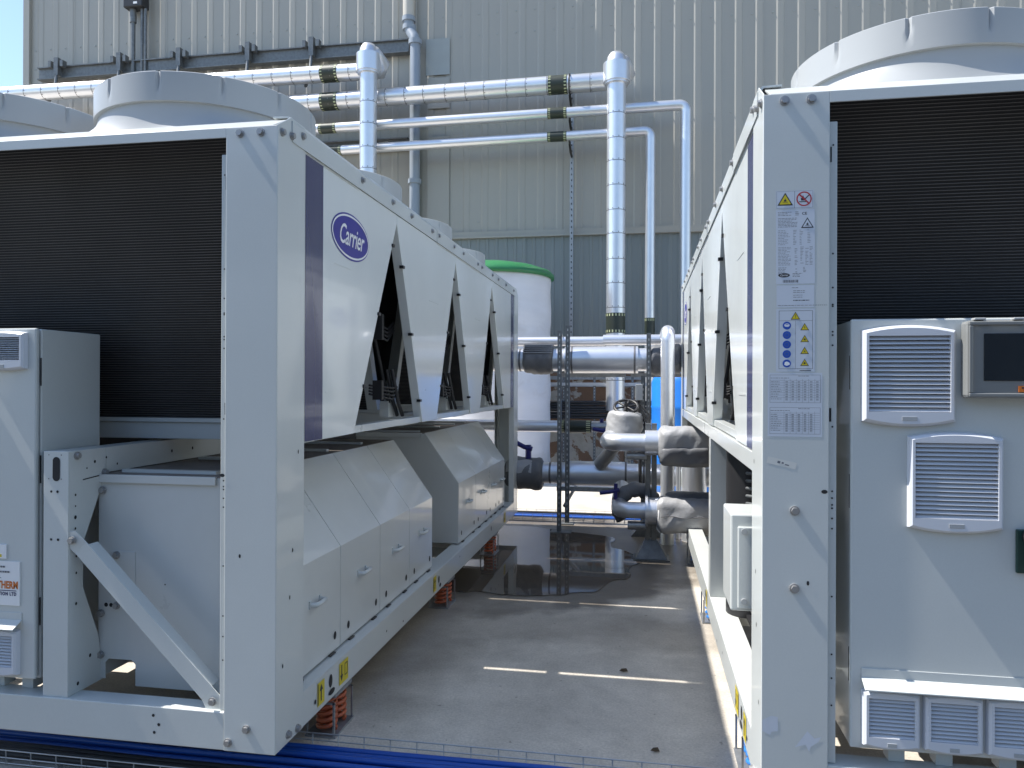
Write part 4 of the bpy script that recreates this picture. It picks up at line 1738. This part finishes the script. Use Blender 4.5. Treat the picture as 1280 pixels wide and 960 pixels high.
# display behind a smoked cover
g = MB()
g.box(-.582, -.150, CY - .050, CY - .0005, 1.208, 1.425)
dsp = g.build('display_housing', SMOKE, cab, bevel=.009)
g = MB()
g.box(-.540, -.195, CY - .0525, CY - .0505, 1.256, 1.388)
g.build('display_screen', SCREEN, dsp, bevel=.0015)
g = MB()
g.box(-.579, -.153, CY - .056, CY - .0508, 1.211, 1.222)
g.box(-.579, -.153, CY - .056, CY - .0508, 1.411, 1.422)
g.box(-.579, -.568, CY - .056, CY - .0508, 1.2225, 1.4105)
g.build('cover_rim', SMOKE, dsp, bevel=.003)
for x in (-.55, -.45, -.2):
    g = MB()
    g.box(x - .015, x + .015, CY - .054, CY - .03, 1.4255, 1.432)
    g.build('cover_latch', SHROUD, dsp, bevel=.002)
g = MB()
g.box(-.452, -.417, CY - .0535, CY - .0506, 1.225, 1.242)
g.box(-.445, -.422, CY - .0545, CY - .0536, 1.235, 1.239, 1)
g.build('orange_tag', [ORANGET, INK], dsp)
# main switch
g = MB()
g.box(-.437, -.272, CY - .012, CY - .0005, .715, .838)
sw = g.build('main_switch', GREENSW, cab, bevel=.003)
g = MB()
g.cyl((-.397, CY - .0125, .820), (-.397, CY - .06, .820), .028, 20)
g.box(-.407, -.367, CY - .05, CY - .0125, .73, .80)
g.build('switch_knob', BLACK, sw, bevel=.003)

# ---------------------------------------------------------------- second chiller = copy of the first
ch2 = copy_tree(ch)
ch2.location = (1.474, 2.32, 0.17)
ch2['label'] = 'right air cooled chiller, grey, with label strip on its post and open sunlit left side'

# extras that only one unit shows
# right unit: electrical box on the left side
g = MB()
g.box(-1.187, -1.03, .25, .48, .495, .815)
eb = g.build('terminal_box', PAINT, ch2, bevel=.006)
g = MB()
g.box(-1.165, -1.03, .240, .2495, .505, .775)
g.build('box_cover', PAINT, eb, bevel=.004)
for (x, z) in ((-1.145, .76), (-1.145, .53)):
    g = MB()
    g.cyl((x, .2395, z), (x, .234, z), .010, 12)
    g.build('cover_screw', SHROUD, eb)
for (x, z) in ((-1.033, .872), (-1.033, .643)):
    bolt(x, 0, z, '-y', ch2)


def sticker(x0, x1, z0, z1, name, draw, tilt=0.0, par=ch2, mats=None):
    g = MB()
    cx, cz = (x0 + x1) / 2, (z0 + z1) / 2
    c_, s_ = math.cos(tilt), math.sin(tilt)
    fl = Flat(g, (cx, 0, cz), (c_, 0, s_), (-s_, 0, c_), (0, -1, 0), .0003)
    hw, hh = (x1 - x0) / 2, (z1 - z0) / 2
    fl.rect(-hw, hw, -hh, hh, 1, 0)
    draw(fl, hw, hh)
    return g.build(name, mats or [LABEL, INK, YELLOW, RED, SBLUE, INKLT, WHITE], par)


def flame(fl, x, y, s_, l, m):
    fl.poly([(x - .3 * s_, y - .35 * s_), (x + .3 * s_, y - .35 * s_), (x + .38 * s_, y), (x + .15 * s_, y + .2 * s_), (x, y + .6 * s_), (x - .12 * s_, y + .2 * s_), (x - .36 * s_, y + .05 * s_)], l, m)
    fl.rect(x - .7 * s_, x + .7 * s_, y - .62 * s_, y - .48 * s_, l, m)


def warn(fl, x, y, h, l, glyph=None):
    fl.tri(x, y, h, l, 1)
    fl.tri(x, y - h * .03, h * .76, l + 1, 2)
    gy = y - h * .1
    if glyph == 'flame':
        flame(fl, x, gy, h * .26, l + 2, 1)
    elif glyph == '!':
        fl.rect(x - h * .035, x + h * .035, gy - h * .05, gy + h * .25, l + 2, 1)
        fl.rect(x - h * .035, x + h * .035, gy - h * .18, gy - h * .10, l + 2, 1)
    elif glyph == 'bolt':
        fl.poly([(x + h * .02, gy + h * .26), (x - h * .10, gy), (x, gy), (x - h * .04, gy - h * .2), (x + h * .1, gy + h * .06), (x, gy + h * .06)], l + 2, 1)
    else:
        fl.disc(x, gy, h * .12, h * .12, l + 2, 1, 10)
        fl.rect(x - h * .2, x + h * .2, gy - h * .16, gy - h * .1, l + 2, 1)


def d1(fl, hw, hh):
    fl.outline(-hw + .002, hw - .002, -hh + .002, hh - .002, .0006, 2, 5)
    fl.rect(-.0005, .0005, -hh + .002, hh - .002, 2, 5)
    warn(fl, -hw / 2, .002, .038, 3, 'flame')
    fl.ring(hw / 2, .001, .0215, .0215, .0035, 3, 3, 28)
    flame(fl, hw / 2 - .003, .002, .017, 3, 1)
    fl.poly([(hw / 2 - .016, .014), (hw / 2 - .013, .017), (hw / 2 + .016, -.012), (hw / 2 + .013, -.015)], 4, 3)
    fl.poly([(hw / 2 + .002, .002), (hw / 2 + .013, .013), (hw / 2 + .015, .011), (hw / 2 + .004, 0)], 3, 1)


def rows(fl, x0, x1, y, n_, step, rnd, cols=None, m=1, t=.0011):
    for i in range(n_):
        yy = y - i * step
        if cols:
            for c_ in cols:
                if rnd.random() < .85:
                    ln = rnd.uniform(.35, 1) * .010
                    fl.rect(c_, c_ + ln, yy, yy + t, 2, m)
        x = x0
        e = x0 + (x1 - x0) * rnd.uniform(.5, 1)
        while x < e:
            ln = rnd.uniform(.003, .010)
            fl.rect(x, min(e, x + ln), yy, yy + t, 2, m)
            x += ln + .0018


def d2(fl, hw, hh):
    r_ = random.Random(3)
    rows(fl, -hw + .006, -.002, hh - .008, 3, .0045, r_, [-.028 + .03, .0])
    rows(fl, -hw + .006, .008, hh - .026, 7, .0042, r_)
    rows(fl, -hw + .006, -.015, hh - .062, 10, .0046, r_, [-.006, .012, .034], 5)
    rows(fl, -hw + .006, -.010, hh - .112, 13, .0043, r_, [-.002, .014, .028, .040], 5)
    rows(fl, -hw + .006, -.022, hh - .172, 5, .0043, r_, [.0, .022])
    fl.text('CE', .026, hh - .013, .011, 2, 1, sx=1.1, bold=.0002)
    fl.tri(.034, hh - .040, .031, 2, 1)
    fl.tri(.034, hh - .041, .023, 3, 0)
    flame(fl, .034, hh - .044, .009, 4, 1)
    fl.disc(-.032, -hh + .026, .0165, .0065, 2, 1, 24)
    fl.text('Carrier', -.032, -hh + .026, .009, 3, 6, shear=.3, sx=.85)
    rows(fl, -.008, .022, -hh + .030, 3, .0045, r_)
    for i in range(22):
        fl.rect(-.035 + i * .002, -.035 + i * .002 + r_.choice((.0007, .0013)), -hh + .004, -hh + .012, 2, 1)


def d3(fl, hw, hh):
    r_ = random.Random(5)
    rows(fl, -.010, .012, hh - .008, 1, .004, r_)
    rows(fl, -.006, .028, hh - .017, 2, .005, r_)
    rows(fl, -.006, .036, hh - .030, 2, .006, r_)
    rows(fl, -.006, .044, hh - .046, 1, .005, r_, None, 1, .0026)
    rows(fl, -hw + .004, hw * 1.7, -hh + .005, 1, .004, r_)


def d4(fl, hw, hh):
    fl.outline(-hw + .008, hw - .006, -hh + .008, hh - .006, .0009, 2, 1)
    ty = hh - .036
    fl.rect(-hw + .008, hw - .006, ty, ty + .0007, 2, 1)
    fl.rect(0, .0007, -hh + .008, ty, 2, 5)
    warn(fl, 0, hh - .021, .023, 3, '!')
    st_ = (ty + hh - .010) / 5
    for i in range(5):
        y = ty - st_ * (i + .5)
        fl.disc(-.024, y, .0118, .0118, 3, 4, 24)
        if i == 0:
            fl.ring(-.024, y + .001, .0075, .005, .0018, 4, 6, 18)
            fl.rect(-.029, -.019, y - .001, y + .002, 4, 6)
        elif i == 4:
            fl.poly([(-.031, y - .004), (-.024, y - .007), (-.015, y - .003), (-.017, y + .003), (-.024, y + .006), (-.030, y + .004)], 4, 6)
        else:
            fl.ring(-.024, y, .0065, .0065, .001, 4, 5, 14)
    st_ = (ty + hh - .010) / 4
    for i, gname in enumerate(('bolt', 'x', 'flame', 'x')):
        warn(fl, .026, ty - st_ * (i + .5), .021, 3, gname)
    fl.rect(.012, .044, -hh + .002, -hh + .004, 2, 1)


def table(fl, x0, x1, y0, y1, r_, cols_):
    fl.outline(x0, x1, y0, y1, .0007, 2, 5)
    rows(fl, x0 + .002, x0 + .075, y1 - .010, 1, .004, r_)
    rows(fl, x0 + .08, x0 + .12, y1 - .004, 1, .004, r_)
    n_ = 8
    for i in range(n_):
        y = y1 - .020 - i * (y1 - y0 - .024) / n_
        fl.rect(x0, x1 - .002, y + .0035, y + .004, 2, 5)
        rows(fl, x0 + .003, x0 + .036, y - .001, 1, .004, r_, None, 1)
        for c_ in range(cols_):
            xx = x0 + .042 + c_ * .0172
            fl.rect(xx + .002, xx + .009, y - .001, y + .0003, 2, 1)
            fl.rect(xx + .002, xx + .009, y - .004, y - .003, 2, 5)
    for c_ in range(cols_ + 1):
        xx = x0 + .040 + c_ * .0172
        fl.rect(xx, xx + .0005, y0, y1 - .012, 2, 5)


def d5(fl, hw, hh):
    r_ = random.Random(9)
    table(fl, -hw + .006, hw - .005, .006, hh - .006, r_, 6)
    table(fl, -hw + .006, hw - .005, -hh + .008, -.008, r_, 5)


sticker(-1.089, -.983, 1.763, 1.817, 'warning_sticker', d1)
sticker(-1.088, -.979, 1.541, 1.7605, 'rating_plate', d2, .006)
sticker(-1.086, -.980, 1.472, 1.537, 'serial_label', d3)
sticker(-1.087, -.978, 1.282, 1.468, 'warning_pictogram_label', d4)
sticker(-1.110, -.957, 1.090, 1.2785, 'data_table_label', d5)


def d6(fl, hw, hh):
    fl.rect(-.012, -.004, -.003, .004, 2, 1)
    fl.rect(0, .006, -.002, .003, 2, 1)
    fl.rect(.010, .022, -.004, -.001, 2, 1)


sticker(-1.112, -1.028, 1.002, 1.022, 'tape_label', d6, -.22, mats=[TAPE, INKLT])
for pts in (([(-1.122, .215), (-1.10, .205), (-1.095, .215), (-1.078, .218), (-1.078, .26), (-1.098, .262), (-1.122, .248)]),
            ([(-1.03, .175), (-.995, .225), (-.975, .205), (-.955, .212), (-.965, .195), (-.985, .18), (-.99, .165), (-1.0, .185)])):
    g = MB()
    g.add([(x, -.0004, z) for x, z in pts], [tuple(range(len(pts)))])
    g.build('tape_remnant', LABEL, ch2)

# left unit: sign plates on the cabinet (children of the left cabinet)
g = MB()
g.box(-.110, .138, CY - .005, CY - .0005, .443, .600)
fl = Flat(g, (.138, CY - .005, .518), (1, 0, 0), (0, 0, 1), (0, -1, 0), .0008)
fl.text('THERM', -.048, -.003, .036, 1, 1, sx=.74, bold=.0014)
fl.rect(-.20, -.012, -.0235, -.0205, 1, 2)
fl.text('TION LTD', -.048, -.034, .0165, 1, 2, sx=.82, bold=.0009, space=1.2)
rr_ = random.Random(4)
rows(fl, -.10, -.03, .060, 2, .018, rr_, None, 3, .006)
fl.rect(-.10, -.075, .022, .024, 1, 3)
g.build('company_sign', [WHITE, ORANGET, NAVY, INKLT], cab, bevel=0)
g = MB()
g.box(.02, .082, CY - .006, CY - .0005, .610, .660)
g.box(.03, .065, CY - .0068, CY - .0061, .615, .625, 1)
g.build('small_plate', [WHITE, YELLOW], cab)


# ---------------------------------------------------------------- spring mounts
def spring_mount(m, loc, label, group):
    t = empty('spring_mount', loc, label, 'spring mount', group)
    g = MB()
    g.box(-.065, .065, -.10, .10, 0, .008)
    g.build('base_plate', GALV, t, bevel=.001)
    g = MB()
    g.box(-.055, .060, -.085, .085, .155, .1695)
    g.build('top_plate', GALV, t, bevel=.001)
    for y in (-.098, .090):
        g = MB()
        g.box(.052, .060, y, y + .012 if y < 0 else y + .008, .008, .14)
        g.box(-.060, -.052, y, y + .008, .008, .14)
        g.box(-.060, .060, y, y + .008, .132, .140)
        g.build('side_strap', GALV, t, bevel=.001)
    for yy in (-.045, .048):
        g = MB()
        pts = []
        for k in range(5 * 14 + 1):
            a = k * 2 * PI / 14
            pts.append((.005 + .036 * math.cos(a), yy + .036 * math.sin(a), .016 + .128 * k / 70))
        g.tube(pts, .0085, 8)
        g.build('coil_spring', m, t)
    g = MB()
    g.cyl((.0, 0, .008), (0, 0, .155), .008, 10)
    g.cyl((.0, 0, .10), (0, 0, .12), .018, 6)
    g.build('levelling_bolt', BOLT, t)
    return t


wd = ('nearest', 'middle', 'farthest')
for i, y in enumerate((2.91, 4.66, 6.15)):
    spring_mount(ORANGE, (-1.265, y, 0), '%s of the orange spring mounts under the left chiller, beside the walkway' % wd[i],
                 'orange spring mounts under the left chiller')
    spring_mount(SPBLUE, (.415, y, 0), '%s of the blue spring mounts under the right chiller, beside the walkway' % wd[i],
                 'blue spring mounts under the right chiller')
    spring_mount(ORANGE, (-3.395, y, 0), '%s of the orange spring mounts under the far side of the left chiller' % wd[i],
                 'orange spring mounts under the left chiller')

# tiny things that stay joined
for o in list(bpy.data.objects):
    base = o.name.split('.')[0]
    if base in ('rail_holes', 'post_holes', 'flange_holes', 'bracket_holes', 'cover_holes', 'panel_holes', 'panel_clips', 'hinge_gap',
                'cable_loom', 'cable_tangle', 'panel_foot_gap', 'cover_rim', 'cable_bundle', 'strap', 'wire_mesh', 'silver_patch'):
        o['kind'] = 'stuff'
